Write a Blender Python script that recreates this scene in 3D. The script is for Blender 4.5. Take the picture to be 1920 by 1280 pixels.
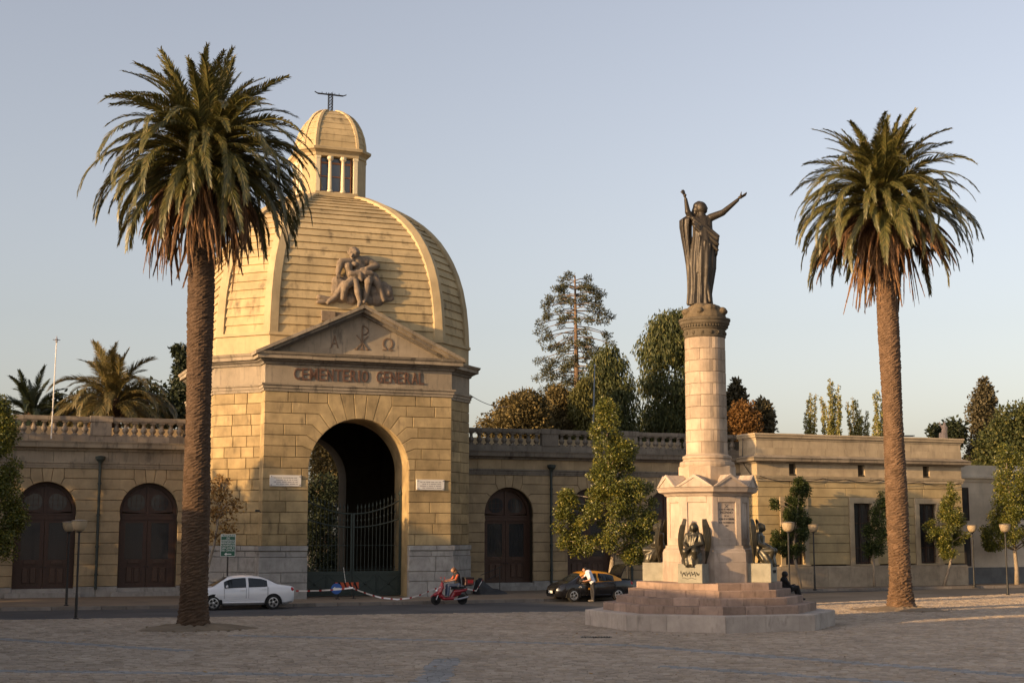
import bpy, bmesh, math, random
import numpy as np
from mathutils import Vector, Matrix
R_ = math.radians
random.seed(7); np.random.seed(7)
for o in list(bpy.data.objects): bpy.data.objects.remove(o)
scn = bpy.context.scene
COL = scn.collection

# ------------------------------------------------------------------ camera
F = 2667.0; H = 3.3; TILT = math.atan(360 / F)
cam = bpy.data.objects.new('camera', bpy.data.cameras.new('camera')); COL.objects.link(cam)
cam.data.lens = 36 * F / 1920; cam.data.sensor_width = 36; cam.data.clip_end = 5000; cam.data.clip_start = 0.5
cam.location = (0, 0, H); cam.rotation_euler = (math.pi / 2 + TILT, 0, 0)
scn.camera = cam
# ------------------------------------------------------------------ sky + sun
SUN_AZ, SUN_EL = 56.0, 11.0          # light travels towards azimuth 56 deg right of +Y
w = bpy.data.worlds.new('World'); scn.world = w; w.use_nodes = True
nt = w.node_tree; bg = nt.nodes['Background']
sky = nt.nodes.new('ShaderNodeTexSky'); sky.sky_type = 'NISHITA'; sky.sun_disc = False
sky.sun_elevation = R_(SUN_EL); sky.sun_rotation = R_(SUN_AZ + 180)
sky.air_density = 1.15; sky.dust_density = 3.8; sky.ozone_density = 1.4; sky.altitude = 500
hz = nt.nodes.new('ShaderNodeHueSaturation'); hz.inputs['Saturation'].default_value = 0.55      # smoggy late-afternoon air
tn = nt.nodes.new('ShaderNodeMix'); tn.data_type = 'RGBA'; tn.blend_type = 'MULTIPLY'; tn.inputs[0].default_value = 1.0; tn.inputs[7].default_value = (1.065, 0.985, 1.0, 1)
nt.links.new(sky.outputs[0], hz.inputs['Color']); nt.links.new(hz.outputs[0], tn.inputs[6]); nt.links.new(tn.outputs[2], bg.inputs[0]); bg.inputs[1].default_value = 0.15
sl = bpy.data.lights.new('sun', 'SUN'); sl.energy = 4.8; sl.angle = R_(0.6); sl.color = (1.0, 0.63, 0.29)
so = bpy.data.objects.new('sun', sl); COL.objects.link(so)
a_, e_ = R_(SUN_AZ), R_(SUN_EL)
SUNV = Vector((math.sin(a_) * math.cos(e_), math.cos(a_) * math.cos(e_), -math.sin(e_)))   # travel direction
so.rotation_euler = SUNV.to_track_quat('-Z', 'Y').to_euler(); so.location = (-60, -60, 40)
vs = scn.view_settings; vs.view_transform = 'Standard'; vs.look = 'None'; vs.exposure = 0.66; vs.gamma = 1.0
vs.use_curve_mapping = False

# ------------------------------------------------------------------ helpers
ct_, st_ = math.cos(TILT), math.sin(TILT)
def ray(px, py):
    a = (px - 960) / F; b = (640 - py) / F
    return Vector((a, ct_ - b * st_, st_ + b * ct_))
def gnd(px, py, z=0.0):
    r = ray(px, py); k = (z - H) / r.z
    return Vector((r.x * k, r.y * k, z))
def at(px, py, Y):
    r = ray(px, py); k = Y / r.y
    return Vector((r.x * k, Y, H + r.z * k))
TH = R_(21.2); OX, OY = -7.70, 72.02        # facade frame: x along the front, y into the building
FM = Matrix.Translation((OX, OY, 0)) @ Matrix.Rotation(TH, 4, 'Z')
def fw(x, y, z=0.0): return FM @ Vector((x, y, z))

class MB:
    def __init__(s): s.v = []; s.f = []
    def add(s, vs, fs):
        b = len(s.v); s.v += [tuple(p) for p in vs]; s.f += [tuple(i + b for i in f) for f in fs]; return s
    def box(s, x0, x1, y0, y1, z0, z1):
        return s.add([(x0,y0,z0),(x1,y0,z0),(x1,y1,z0),(x0,y1,z0),(x0,y0,z1),(x1,y0,z1),(x1,y1,z1),(x0,y1,z1)],
              [(0,3,2,1),(4,5,6,7),(0,1,5,4),(1,2,6,5),(2,3,7,6),(3,0,4,7)])
    def bar(s, a, b, w, d=None):
        a = Vector(a); b = Vector(b); d = d or w; t = (b - a).normalized()
        up = Vector((0, 0, 1)) if abs(t.z) < .9 else Vector((0, 1, 0))
        x = t.cross(up).normalized() * w / 2; y = x.normalized().cross(t).normalized() * d / 2
        return s.add([a-x-y, a+x-y, a+x+y, a-x+y, b-x-y, b+x-y, b+x+y, b-x+y],
              [(3,2,1,0),(4,5,6,7),(0,1,5,4),(1,2,6,5),(2,3,7,6),(3,0,4,7)])
    def slab(s, poly, y0, y1, ch=0.0):
        """poly: CCW (seen from -y) points (x,z); extruded from front y0 to back y1, front edge chamfered"""
        n = len(poly)
        ar = sum(poly[i][0] * poly[(i+1) % n][1] - poly[(i+1) % n][0] * poly[i][1] for i in range(n))
        if ar < 0: poly = poly[::-1]
        vs = [(x, y1, z) for x, z in poly]; fs = [tuple(range(n))[::-1]]
        if ch > 0:
            ins = []
            for i in range(n):
                p0 = Vector(poly[i-1]); p = Vector(poly[i]); p2 = Vector(poly[(i+1) % n])
                d1 = (p - p0); d2 = (p2 - p)
                if d1.length < 1e-6 or d2.length < 1e-6: ins.append(tuple(p)); continue
                d1.normalize(); d2.normalize()
                n1 = Vector((-d1.y, d1.x)); n2 = Vector((-d2.y, d2.x)); m = n1 + n2
                k = max(.4, m.dot(m) / 2); ins.append(tuple(p + m * (ch / k)))
            vs += [(x, y0 + ch, z) for x, z in poly] + [(x, y0, z) for x, z in ins]
            for i in range(n):
                j = (i + 1) % n
                fs += [(i, n + i, n + j, j)[::-1], (n + i, 2*n + i, 2*n + j, n + j)[::-1]]
            fs.append(tuple(2 * n + i for i in range(n)))
        else:
            vs += [(x, y0, z) for x, z in poly]
            for i in range(n):
                j = (i + 1) % n; fs.append((i, j, n + j, n + i))
            fs.append(tuple(n + i for i in range(n)))
        return s.add(vs, fs)
    def tube(s, pts, r, n=8, cap=True):
        pts = [Vector(p) for p in pts]; m = len(pts)
        rs = r if isinstance(r, (list, tuple)) else [r] * m
        t0 = (pts[1] - pts[0]).normalized()
        up = Vector((0, 0, 1)) if abs(t0.z) < .9 else Vector((1, 0, 0))
        x = t0.cross(up).normalized(); vs = []; fs = []
        for i in range(m):
            t = (pts[min(i+1, m-1)] - pts[max(i-1, 0)]).normalized()
            x = (x - t * x.dot(t)).normalized(); y = t.cross(x)
            for k in range(n):
                a = 2 * math.pi * k / n; vs.append(pts[i] + (x * math.cos(a) + y * math.sin(a)) * rs[i])
        for i in range(m - 1):
            for k in range(n):
                k2 = (k + 1) % n; fs.append((i*n + k, i*n + k2, (i+1)*n + k2, (i+1)*n + k))
        if cap: fs += [tuple(range(n))[::-1], tuple((m-1)*n + k for k in range(n))]
        return s.add(vs, fs)
    def lathe(s, prof, n=16, c=(0, 0, 0), a0=0.0, sx=1, sy=1):
        vs = []; fs = []; m = len(prof)
        for r, z in prof:
            for k in range(n):
                a = a0 + 2 * math.pi * k / n
                vs.append((c[0] + r * math.cos(a) * sx, c[1] + r * math.sin(a) * sy, c[2] + z))
        for i in range(m - 1):
            for k in range(n):
                k2 = (k + 1) % n; fs.append((i*n + k, i*n + k2, (i+1)*n + k2, (i+1)*n + k))
        fs += [tuple(range(n))[::-1], tuple((m-1)*n + k for k in range(n))]
        return s.add(vs, fs)
    def loft(s, rings, cap=True, closed=True):
        n = len(rings[0]); vs = [p for r in rings for p in r]; fs = []
        for i in range(len(rings) - 1):
            for k in range(n if closed else n - 1):
                k2 = (k + 1) % n; fs.append((i*n + k, i*n + k2, (i+1)*n + k2, (i+1)*n + k))
        if cap: fs += [tuple(range(n))[::-1], tuple((len(rings)-1)*n + k for k in range(n))]
        return s.add(vs, fs)
    def ball(s, c, r, sc=(1, 1, 1), n=12, M=None):
        vs = []; fs = []; m = n // 2 + 1
        for i in range(m + 1):
            p = math.pi * i / m
            for k in range(n):
                a = 2 * math.pi * k / n
                q = Vector((math.sin(p) * math.cos(a) * sc[0] * r, math.sin(p) * math.sin(a) * sc[1] * r, math.cos(p) * sc[2] * r))
                if M: q = M @ q
                vs.append(q + Vector(c))
        for i in range(m):
            for k in range(n):
                k2 = (k + 1) % n; fs.append((i*n + k, (i+1)*n + k, (i+1)*n + k2, i*n + k2))
        return s.add(vs, fs)
    def cap(s, a, b, ra, rb=None, n=12):
        rb = ra if rb is None else rb
        a = Vector(a); b = Vector(b); d = (b - a)
        L = d.length
        if L < 1e-5: return s.ball(a, ra, n=n)
        t = d / L; pts = []; rs = []
        for k in range(1, 5):
            q = math.pi / 2 * k / 4; pts.append(a - t * ra * math.cos(q)); rs.append(ra * math.sin(q))
        for k in range(4, 0, -1):
            q = math.pi / 2 * k / 4; pts.append(b + t * rb * math.cos(q)); rs.append(rb * math.sin(q))
        return s.tube(pts, rs, n)
    def mesh(s, name):
        m = bpy.data.meshes.new(name); m.from_pydata(s.v, [], s.f); m.update(); return m

def inset(poly, d):
    n = len(poly); ar = sum(poly[i][0] * poly[(i+1) % n][1] - poly[(i+1) % n][0] * poly[i][1] for i in range(n))
    if ar < 0: poly = poly[::-1]
    out = []
    for i in range(n):
        p0 = Vector(poly[i-1]); p = Vector(poly[i]); p2 = Vector(poly[(i+1) % n]); d1 = p - p0; d2 = p2 - p
        if d1.length < 1e-6 or d2.length < 1e-6: out.append(tuple(p)); continue
        d1.normalize(); d2.normalize(); m = Vector((-d1.y, d1.x)) + Vector((-d2.y, d2.x)); out.append(tuple(p + m * (d / max(.4, m.dot(m) / 2))))
    return out
OFF = {}
def obj(name, mb, mat, parent=None, loc=None, rot=None, smooth=False, scale=None):
    me = mb.mesh(name) if isinstance(mb, MB) else mb
    o = bpy.data.objects.new(name, me); COL.objects.link(o)
    if mat is not None:
        if not me.materials: me.materials.append(mat)
    if smooth:
        me.polygons.foreach_set('use_smooth', [True] * len(me.polygons))
    if parent is not None:
        o.parent = parent
    base = Vector(OFF.get(parent.name, (0, 0, 0))) if parent is not None else Vector((0, 0, 0))
    o.location = base + Vector(loc or (0, 0, 0))
    if rot is not None: o.rotation_euler = rot if isinstance(rot, (tuple, list)) else (0, 0, rot)
    if scale: o.scale = scale
    return o
def tag(o, label, cat, group=None, kind=None):
    if label: o['label'] = label
    if cat: o['category'] = cat
    if group: o['group'] = group
    if kind: o['kind'] = kind
    return o
def thing(name, label, cat, loc=(0, 0, 0), rz=0.0, group=None):
    o = bpy.data.objects.new(name, None); COL.objects.link(o); o.location = loc; o.rotation_euler = (0, 0, rz)
    o.empty_display_size = .2
    return tag(o, label, cat, group)
def fthing(name, label, cat, bx, by, group=None):
    """a thing in the facade frame; its parts use facade coordinates"""
    o = thing(name, label, cat, fw(bx, by), TH, group); OFF[o.name] = (-bx, -by, 0); return o
def struct(o): o['kind'] = 'structure'; return o
def autosmooth(o, ang=40):
    me = o.data
    me.polygons.foreach_set('use_smooth', [True] * len(me.polygons))
    try: me.set_sharp_from_angle(angle=R_(ang))
    except Exception: pass
    return o
def copy_tree(o, parent=None):
    c = o.copy(); COL.objects.link(c); c.parent = parent
    for ch in list(o.children): copy_tree(ch, c)
    return c
def quads(name, V):
    """V: (n,k,3) array of faces"""
    V = np.asarray(V, dtype=np.float32); n, k = V.shape[:2]
    me = bpy.data.meshes.new(name); me.vertices.add(n * k); me.vertices.foreach_set('co', V.reshape(-1))
    me.loops.add(n * k); me.loops.foreach_set('vertex_index', np.arange(n * k, dtype=np.int32))
    me.polygons.add(n); me.polygons.foreach_set('loop_start', np.arange(0, n * k, k, dtype=np.int32))
    me.update(calc_edges=True); me.validate(); return me
def remesh(name, mb, vox, smooth=6, mat=None, parent=None, loc=None, rot=None, mats=None, pick=None):
    """many overlapping closed pieces -> ONE continuous skin"""
    me0 = mb.mesh('tmp'); t = bpy.data.objects.new('tmp', me0); COL.objects.link(t)
    m = t.modifiers.new('r', 'REMESH'); m.mode = 'VOXEL'; m.voxel_size = vox
    if smooth:
        m2 = t.modifiers.new('s', 'SMOOTH'); m2.factor = .5; m2.iterations = smooth
    dg = bpy.context.evaluated_depsgraph_get(); dg.update()
    me = bpy.data.meshes.new_from_object(t.evaluated_get(dg)); me.name = name
    bpy.data.objects.remove(t); bpy.data.meshes.remove(me0)
    me.materials.clear()
    if mats:
        for q in mats: me.materials.append(q)
        for p in me.polygons: p.material_index = pick(p.center, p.normal)
    return obj(name, me, mat, parent, loc, rot, smooth=True)
def text_mesh(ch, size, ext=.01, bold=0.0):
    cu = bpy.data.curves.new('t', 'FONT'); cu.body = ch; cu.size = size; cu.extrude = ext; cu.offset = bold
    cu.align_x = 'CENTER'; cu.resolution_u = 2
    t = bpy.data.objects.new('t', cu); COL.objects.link(t)
    dg = bpy.context.evaluated_depsgraph_get(); dg.update()
    me = bpy.data.meshes.new_from_object(t.evaluated_get(dg)); bpy.data.objects.remove(t)
    me.materials.clear(); return me

# ------------------------------------------------------------------ materials
MATS = {}; AL = .78
def _new(name):
    m = bpy.data.materials.new(name); m.use_nodes = True; nt = m.node_tree
    return m, nt, nt.nodes, nt.links, nt.nodes['Principled BSDF']
def stone(name, col, dark=None, var=.18, dirt=.5, scale=1.2, bump=.25, rough=.88, orand=.14, streak=.55, lichen=None):
    col = tuple(c * AL for c in col)
    if dark: dark = tuple(c * AL for c in dark)
    m, nt, N, L, P = _new(name)
    tc = N.new('ShaderNodeTexCoord')
    def noise(sc, det=5, mp=None, rough_=.6):
        n = N.new('ShaderNodeTexNoise'); n.inputs['Scale'].default_value = sc; n.inputs['Detail'].default_value = det
        n.inputs['Roughness'].default_value = rough_
        if mp:
            q = N.new('ShaderNodeMapping'); q.inputs['Scale'].default_value = mp
            L.new(tc.outputs['Object'], q.inputs[0]); L.new(q.outputs[0], n.inputs[0])
        else: L.new(tc.outputs['Object'], n.inputs[0])
        return n.outputs['Fac']
    def rng(s, a, b, c, d):
        r = N.new('ShaderNodeMapRange'); r.inputs[1].default_value = a; r.inputs[2].default_value = b
        r.inputs[3].default_value = c; r.inputs[4].default_value = d; L.new(s, r.inputs[0]); return r.outputs[0]
    def mix(f, c1, c2, mode='MIX'):
        x = N.new('ShaderNodeMix'); x.data_type = 'RGBA'; x.blend_type = mode
        for k, c in ((6, c1), (7, c2)):
            if isinstance(c, (tuple, list)): x.inputs[k].default_value = (*c, 1)
            else: L.new(c, x.inputs[k])
        if isinstance(f, (int, float)): x.inputs[0].default_value = f
        else: L.new(f, x.inputs[0])
        return x.outputs[2]
    lo = tuple(c * (1 - var) for c in col); hi = tuple(min(.95, c * (1 + var)) for c in col)
    c = mix(rng(noise(scale), .32, .68, 0, 1), lo, hi)
    dk = dark or tuple(x * .35 for x in col)
    c = mix(rng(noise(scale * 2.3, 8, (1, 1, .35) if streak else None), .56, .74, 0, dirt), c, dk)
    if streak: c = mix(rng(noise(5, 4, (1.3, 1.3, .12)), .55, .8, 0, streak * dirt), c, dk)
    if lichen: c = mix(rng(noise(scale * 4, 6), .6, .68, 0, .6), c, lichen)
    hs = N.new('ShaderNodeHueSaturation'); oi = N.new('ShaderNodeObjectInfo')
    L.new(rng(oi.outputs['Random'], 0, 1, 1 - orand, 1 + orand), hs.inputs['Value']); L.new(c, hs.inputs['Color'])
    L.new(hs.outputs[0], P.inputs['Base Color']); P.inputs['Roughness'].default_value = rough
    P.inputs['Specular IOR Level'].default_value = .25
    if bump:
        b = N.new('ShaderNodeBump'); b.inputs['Strength'].default_value = bump; b.inputs['Distance'].default_value = .03
        L.new(noise(scale * 9, 8, None, .7), b.inputs['Height']); L.new(b.outputs[0], P.inputs['Normal'])
    MATS[name] = m; return m
def plain(name, col, rough=.6, metal=0.0, var=.08, coat=0.0, scale=6, spec=.5, bump=0.0):
    m, nt, N, L, P = _new(name)
    tc = N.new('ShaderNodeTexCoord'); n = N.new('ShaderNodeTexNoise'); n.inputs['Scale'].default_value = scale
    n.inputs['Detail'].default_value = 6; L.new(tc.outputs['Object'], n.inputs[0])
    x = N.new('ShaderNodeMix'); x.data_type = 'RGBA'
    x.inputs[6].default_value = (*[c * (1 - var) for c in col], 1); x.inputs[7].default_value = (*[min(1, c * (1 + var)) for c in col], 1)
    L.new(n.outputs['Fac'], x.inputs[0]); L.new(x.outputs[2], P.inputs['Base Color'])
    P.inputs['Roughness'].default_value = rough; P.inputs['Metallic'].default_value = metal
    P.inputs['Coat Weight'].default_value = coat; P.inputs['Coat Roughness'].default_value = .05
    P.inputs['Specular IOR Level'].default_value = spec
    if bump:
        b = N.new('ShaderNodeBump'); b.inputs['Strength'].default_value = bump; b.inputs['Distance'].default_value = .02
        L.new(n.outputs['Fac'], b.inputs['Height']); L.new(b.outputs[0], P.inputs['Normal'])
    MATS[name] = m; return m
def leaf(name, c1, c2, c3=None, trans=.3, rough=.55, f3=.12, spec=.3):
    m, nt, N, L, P = _new(name)
    g = N.new('ShaderNodeNewGeometry'); r = N.new('ShaderNodeValToRGB'); cr = r.color_ramp
    cr.elements[0].color = (*c1, 1); cr.elements[1].color = (*c2, 1); cr.elements[1].position = .8
    if c3:
        cr.elements[1].position = 1 - f3 - .05
        e = cr.elements.new(1 - f3); e.color = (*c3, 1)
    L.new(g.outputs['Random Per Island'], r.inputs[0]); L.new(r.outputs[0], P.inputs['Base Color'])
    P.inputs['Roughness'].default_value = rough; P.inputs['Specular IOR Level'].default_value = spec
    t = N.new('ShaderNodeBsdfTranslucent'); L.new(r.outputs[0], t.inputs[0]); x = N.new('ShaderNodeMixShader')
    x.inputs[0].default_value = trans; out = N['Material Output']
    L.new(P.outputs[0], x.inputs[1]); L.new(t.outputs[0], x.inputs[2]); L.new(x.outputs[0], out.inputs[0])
    MATS[name] = m; return m
def glass(name, col=(.02, .025, .03), rough=.06):
    m, nt, N, L, P = _new(name); P.inputs['Base Color'].default_value = (*col, 1); P.inputs['Roughness'].default_value = rough
    P.inputs['Specular IOR Level'].default_value = .7; MATS[name] = m; return m

M_ASH = stone('ochre_ashlar', (.42, .315, .165), (.13, .10, .065), var=.28, dirt=.7, orand=.2)
M_ASHW = stone('ochre_wing_stone', (.46, .35, .21), (.14, .115, .08), dirt=.42, orand=.08)
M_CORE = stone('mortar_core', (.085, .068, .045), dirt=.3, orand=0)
M_PLI = stone('grey_granite', (.40, .385, .36), (.16, .15, .135), dirt=.5, orand=.1, scale=2.2, bump=.4)
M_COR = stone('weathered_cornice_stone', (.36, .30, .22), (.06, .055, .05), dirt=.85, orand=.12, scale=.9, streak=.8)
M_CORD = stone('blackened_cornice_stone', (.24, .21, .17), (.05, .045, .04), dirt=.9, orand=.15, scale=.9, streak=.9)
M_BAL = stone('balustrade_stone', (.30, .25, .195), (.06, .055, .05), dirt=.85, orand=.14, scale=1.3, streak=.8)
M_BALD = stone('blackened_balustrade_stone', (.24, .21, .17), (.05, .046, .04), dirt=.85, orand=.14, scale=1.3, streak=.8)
M_DOME = stone('cream_dome_boards', (.54, .415, .225), (.10, .075, .05), dirt=.75, orand=.07, scale=.8, bump=.15, streak=.5)
M_DOMER = stone('cream_dome_ribs', (.55, .43, .245), (.2, .16, .11), dirt=.35, orand=.03, scale=.8, bump=.12)
M_RB = stone('right_building_render', (.53, .41, .22), (.2, .16, .11), dirt=.35, orand=.06, scale=.9, bump=.2)
M_RBT = stone('right_building_trim', (.52, .42, .28), (.18, .15, .12), dirt=.5, orand=.08, scale=1.1)
M_PALE = stone('pale_render', (.82, .71, .56), (.25, .22, .18), dirt=.25, orand=.04, scale=.6, bump=.1)
M_BLUE = stone('slate_blue_dado', (.20, .205, .205), dirt=.3, orand=.03)
M_RBP = stone('tan_plinth', (.42, .345, .25), (.17, .14, .1), dirt=.55, orand=.08, scale=1.8, bump=.4)
M_MARB = stone('pink_marble', (.53, .43, .34), (.22, .165, .125), dirt=.6, orand=.11, scale=1.6, bump=.15, rough=.7)
M_STEP = stone('red_step_stone', (.40, .285, .22), (.12, .09, .07), dirt=.75, orand=.22, scale=2.2)
M_TIER = stone('pale_tier_stone', (.52, .45, .385), (.17, .145, .125), dirt=.65, orand=.1, scale=1.6)
M_COLM = stone('column_drum_stone', (.49, .385, .28), (.19, .15, .11), dirt=.6, orand=.2, scale=1.8)
M_STAT = stone('statue_stone', (.27, .21, .15), (.06, .05, .04), dirt=.9, orand=0, scale=2.6, bump=.6)
M_CAPT = stone('dark_capital_stone', (.13, .105, .07), (.045, .04, .03), dirt=.7, orand=.05, scale=2)
M_BRZ = plain('bronze', (.042, .034, .024), .5, .45, var=.45, scale=5)
M_BRZG = plain('green_bronze', (.052, .046, .03), .38, .4, var=.5, scale=6)
M_IRON = plain('dark_green_iron', (.026, .040, .034), .5, .0)
M_PIPE = plain('dark_green_pipe', (.03, .042, .038), .55)
M_BLK = plain('black_metal', (.012, .012, .012), .45)
M_WOOD = plain('dark_brown_wood', (.062, .030, .018), .5, var=.35, scale=9)
M_WOOD2 = plain('brown_door_panel', (.078, .042, .026), .5, var=.35, scale=9)
M_GLS = glass('dark_window_glass', (.045, .048, .052))
M_EMB = plain('faded_relief', (.17, .115, .072), .8)
M_LET = plain('rusty_copper_letter', (.13, .07, .045), .6, .2, var=.25)
M_WHT = plain('white_marble_plaque', (.62, .60, .56), .5)
M_GRY = plain('engraved_grey', (.24, .23, .22), .7)
M_CREAMW = plain('cream_column', (.62, .54, .36), .7)
M_ORW = plain('orange_window_wood', (.34, .14, .05), .5)
M_GLSK = glass('lantern_glass', (.10, .12, .15), .08)
# ================================================================== GROUND
def interp(poly, x):
    for (x0, y0), (x1, y1) in zip(poly, poly[1:]):
        if x <= x1: return y0 + (y1 - y0) * (x - x0) / (x1 - x0)
    return poly[-1][1]
KERB = [(-90, -3.4), (-17, -3.7), (-4.5, -4.7), (9, -4.3), (16, -2.4), (25, 1.4), (34, 2.0), (90, 2.0)]
NEAR = [(-90, -9.0), (-17, -10.4), (6.5, -13.0), (21, -9.9), (38, -4.5), (90, -3.0)]
FMI = FM.inverted()
M_EARTH = stone('dusty_earth', (.24, .185, .125), dirt=.4, orand=0, scale=.7, streak=0)
M_JOINT = stone('sandy_joint', (.11, .09, .07), dirt=.4, orand=0, scale=1.5, streak=0)
def asphalt():
    m, nt, N, L, P = _new('asphalt')
    tc = N.new('ShaderNodeTexCoord'); n = N.new('ShaderNodeTexNoise'); n.inputs['Scale'].default_value = .35; n.inputs['Detail'].default_value = 8
    n2 = N.new('ShaderNodeTexNoise'); n2.inputs['Scale'].default_value = 40; n2.inputs['Detail'].default_value = 3
    L.new(tc.outputs['Object'], n.inputs[0]); L.new(tc.outputs['Object'], n2.inputs[0])
    r = N.new('ShaderNodeValToRGB'); r.color_ramp.elements[0].color = (.035, .035, .037, 1); r.color_ramp.elements[1].color = (.075, .072, .07, 1)
    r.color_ramp.elements[0].position = .35; r.color_ramp.elements[1].position = .7
    L.new(n.outputs['Fac'], r.inputs[0]); L.new(r.outputs[0], P.inputs['Base Color']); P.inputs['Roughness'].default_value = .85
    b = N.new('ShaderNodeBump'); b.inputs['Strength'].default_value = .4; b.inputs['Distance'].default_value = .01
    L.new(n2.outputs['Fac'], b.inputs['Height']); L.new(b.outputs[0], P.inputs['Normal']); return m
M_ASPH = asphalt()
M_WALK = stone('dusty_sidewalk', (.27, .21, .15), (.12, .1, .08), dirt=.45, orand=0, scale=.5, streak=0)
M_KERB = stone('kerb_stone', (.24, .21, .18), dirt=.6, orand=.2)
g = MB().add([(-1500, -600, -.06), (1500, -600, -.06), (1500, 2500, -.06), (-1500, 2500, -.06)], [(0, 1, 2, 3)])
struct(obj('ground', g, M_EARTH))
# plaza bed under the setts
def strip(fa, fb, xs, z):
    m = MB(); a = [fw(x, fa(x), z) for x in xs]; b = [fw(x, fb(x), z) for x in xs]; n = len(xs)
    m.add(a + b, [(i, i + 1, n + i + 1, n + i) for i in range(n - 1)]); return m
XS = [-90 + i * 1.5 for i in range(121)]
plaza = struct(obj('plaza_pavement', strip(lambda x: -95, lambda x: interp(NEAR, x), XS, -.025), M_JOINT))
struct(obj('road', strip(lambda x: interp(NEAR, x) + .0, lambda x: interp(KERB, x), XS, -.015), M_ASPH))
walk = struct(obj('sidewalk', strip(lambda x: interp(KERB, x) + .14, lambda x: 6.6, XS, .13), M_WALK))
x = -40.0; k0 = None
while x < 62:
    L_ = 1.05; y0 = interp(KERB, x); y1 = interp(KERB, x + L_)
    mb = MB(); g_ = .012
    P0 = fw(x + g_, y0); P1 = fw(x + L_ - g_, y1); d = (P1 - P0).normalized(); n = Vector((-d.y, d.x, 0)) * .15
    zt = .132 + random.uniform(0, .012)
    mb.add([P0 + Vector((0, 0, -.05)), P1 + Vector((0, 0, -.05)), P1 + n + Vector((0, 0, -.05)), P0 + n + Vector((0, 0, -.05)),
            P0 + n * .12 + Vector((0, 0, zt)), P1 + n * .12 + Vector((0, 0, zt)), P1 + n + Vector((0, 0, zt)), P0 + n + Vector((0, 0, zt))],
           [(0, 3, 2, 1), (4, 5, 6, 7), (0, 1, 5, 4), (1, 2, 6, 5), (2, 3, 7, 6), (3, 0, 4, 7)])
    obj('kerb_stone', mb, M_KERB, walk); x += L_
# setts
PALM_L = gnd(362, 1178); PALM_R = gnd(1690, 1143)
MON = Vector((7.25, 53.0, 0))
def segd(p, a, b):
    ax, ay = a; bx, by = b; dx, dy = bx - ax, by - ay
    t = max(0, min(1, ((p[0] - ax) * dx + (p[1] - ay) * dy) / (dx * dx + dy * dy)))
    return math.hypot(p[0] - ax - t * dx, p[1] - ay - t * dy)
BANDS = [((3.4, 43.5), (14.0, 32.0), .34), ((3.4, 43.5), (-9, 47.5), .3), ((-22, 36.5), (-3.0, 34.2), .3), ((-1.75, 38.6), (-1.95, 26), .36), ((-9.5, 41.5), (-17, 46.5), .3), ((10.5, 31), (4, 36.5), .28)]
def band(x, y): return any(segd((x, y), a, b) < w for a, b, w in BANDS)
def sett_mat(band_):
    m, nt, N, L, P = _new('blue_sett' if band_ else 'brown_sett')
    at_ = N.new('ShaderNodeAttribute'); at_.attribute_name = 'Col'
    oi = N.new('ShaderNodeNewGeometry'); r = N.new('ShaderNodeValToRGB'); cr = r.color_ramp
    if band_: cols = [(.20, .198, .19), (.285, .28, .27), (.24, .236, .228)]
    else: cols = [(.265, .21, .155), (.40, .328, .25), (.33, .268, .202)]
    cr.elements[0].color = (*cols[0], 1); cr.elements[1].color = (*cols[1], 1); e = cr.elements.new(.5); e.color = (*cols[2], 1)
    L.new(oi.outputs['Random Per Island'], r.inputs[0])
    tc = N.new('ShaderNodeTexCoord'); n = N.new('ShaderNodeTexNoise'); n.inputs['Scale'].default_value = .5; n.inputs['Detail'].default_value = 7
    L.new(oi.outputs['Position'], n.inputs[0])
    mr = N.new('ShaderNodeMapRange'); mr.inputs[1].default_value = .3; mr.inputs[2].default_value = .7; mr.inputs[3].default_value = .82; mr.inputs[4].default_value = 1.12
    L.new(n.outputs['Fac'], mr.inputs[0])
    hs = N.new('ShaderNodeHueSaturation'); L.new(r.outputs[0], hs.inputs['Color']); L.new(mr.outputs[0], hs.inputs['Value'])
    L.new(hs.outputs[0], P.inputs['Base Color']); P.inputs['Roughness'].default_value = .8; P.inputs['Specular IOR Level'].default_value = .3
    return m
M_SETT = sett_mat(False); M_SETTB = sett_mat(True)
cells = []
rd, cw = .155, .25
j = 0; y = 28.5
while y < 84:
    hw = .385 * y + 1.5
    x = -hw + (j % 2) * cw / 2 + random.uniform(-.05, .05)
    while x < hw:
        wd = cw * random.uniform(.82, 1.15); cx, cy = x + wd / 2, y + .8 * math.sin(x * .09) * .5
        l = FMI @ Vector((cx, cy, 0))
        if l.y < interp(NEAR, l.x) - .15 and (cx - MON.x) ** 2 + (cy - MON.y) ** 2 > 4.1 ** 2 \
           and (cx - PALM_L.x) ** 2 + ((cy - PALM_L.y)) ** 2 > (1.25 + .3 * math.sin(5 * math.atan2(cy - PALM_L.y, cx - PALM_L.x))) ** 2 \
           and (cx - PALM_R.x) ** 2 + ((cy - PALM_R.y)) ** 2 > (1.2 + .3 * math.sin(4 * math.atan2(cy - PALM_R.y, cx - PALM_R.x))) ** 2:
            cells.append((cx, cy, wd, y))
        x += wd
    y += rd; j += 1
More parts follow.
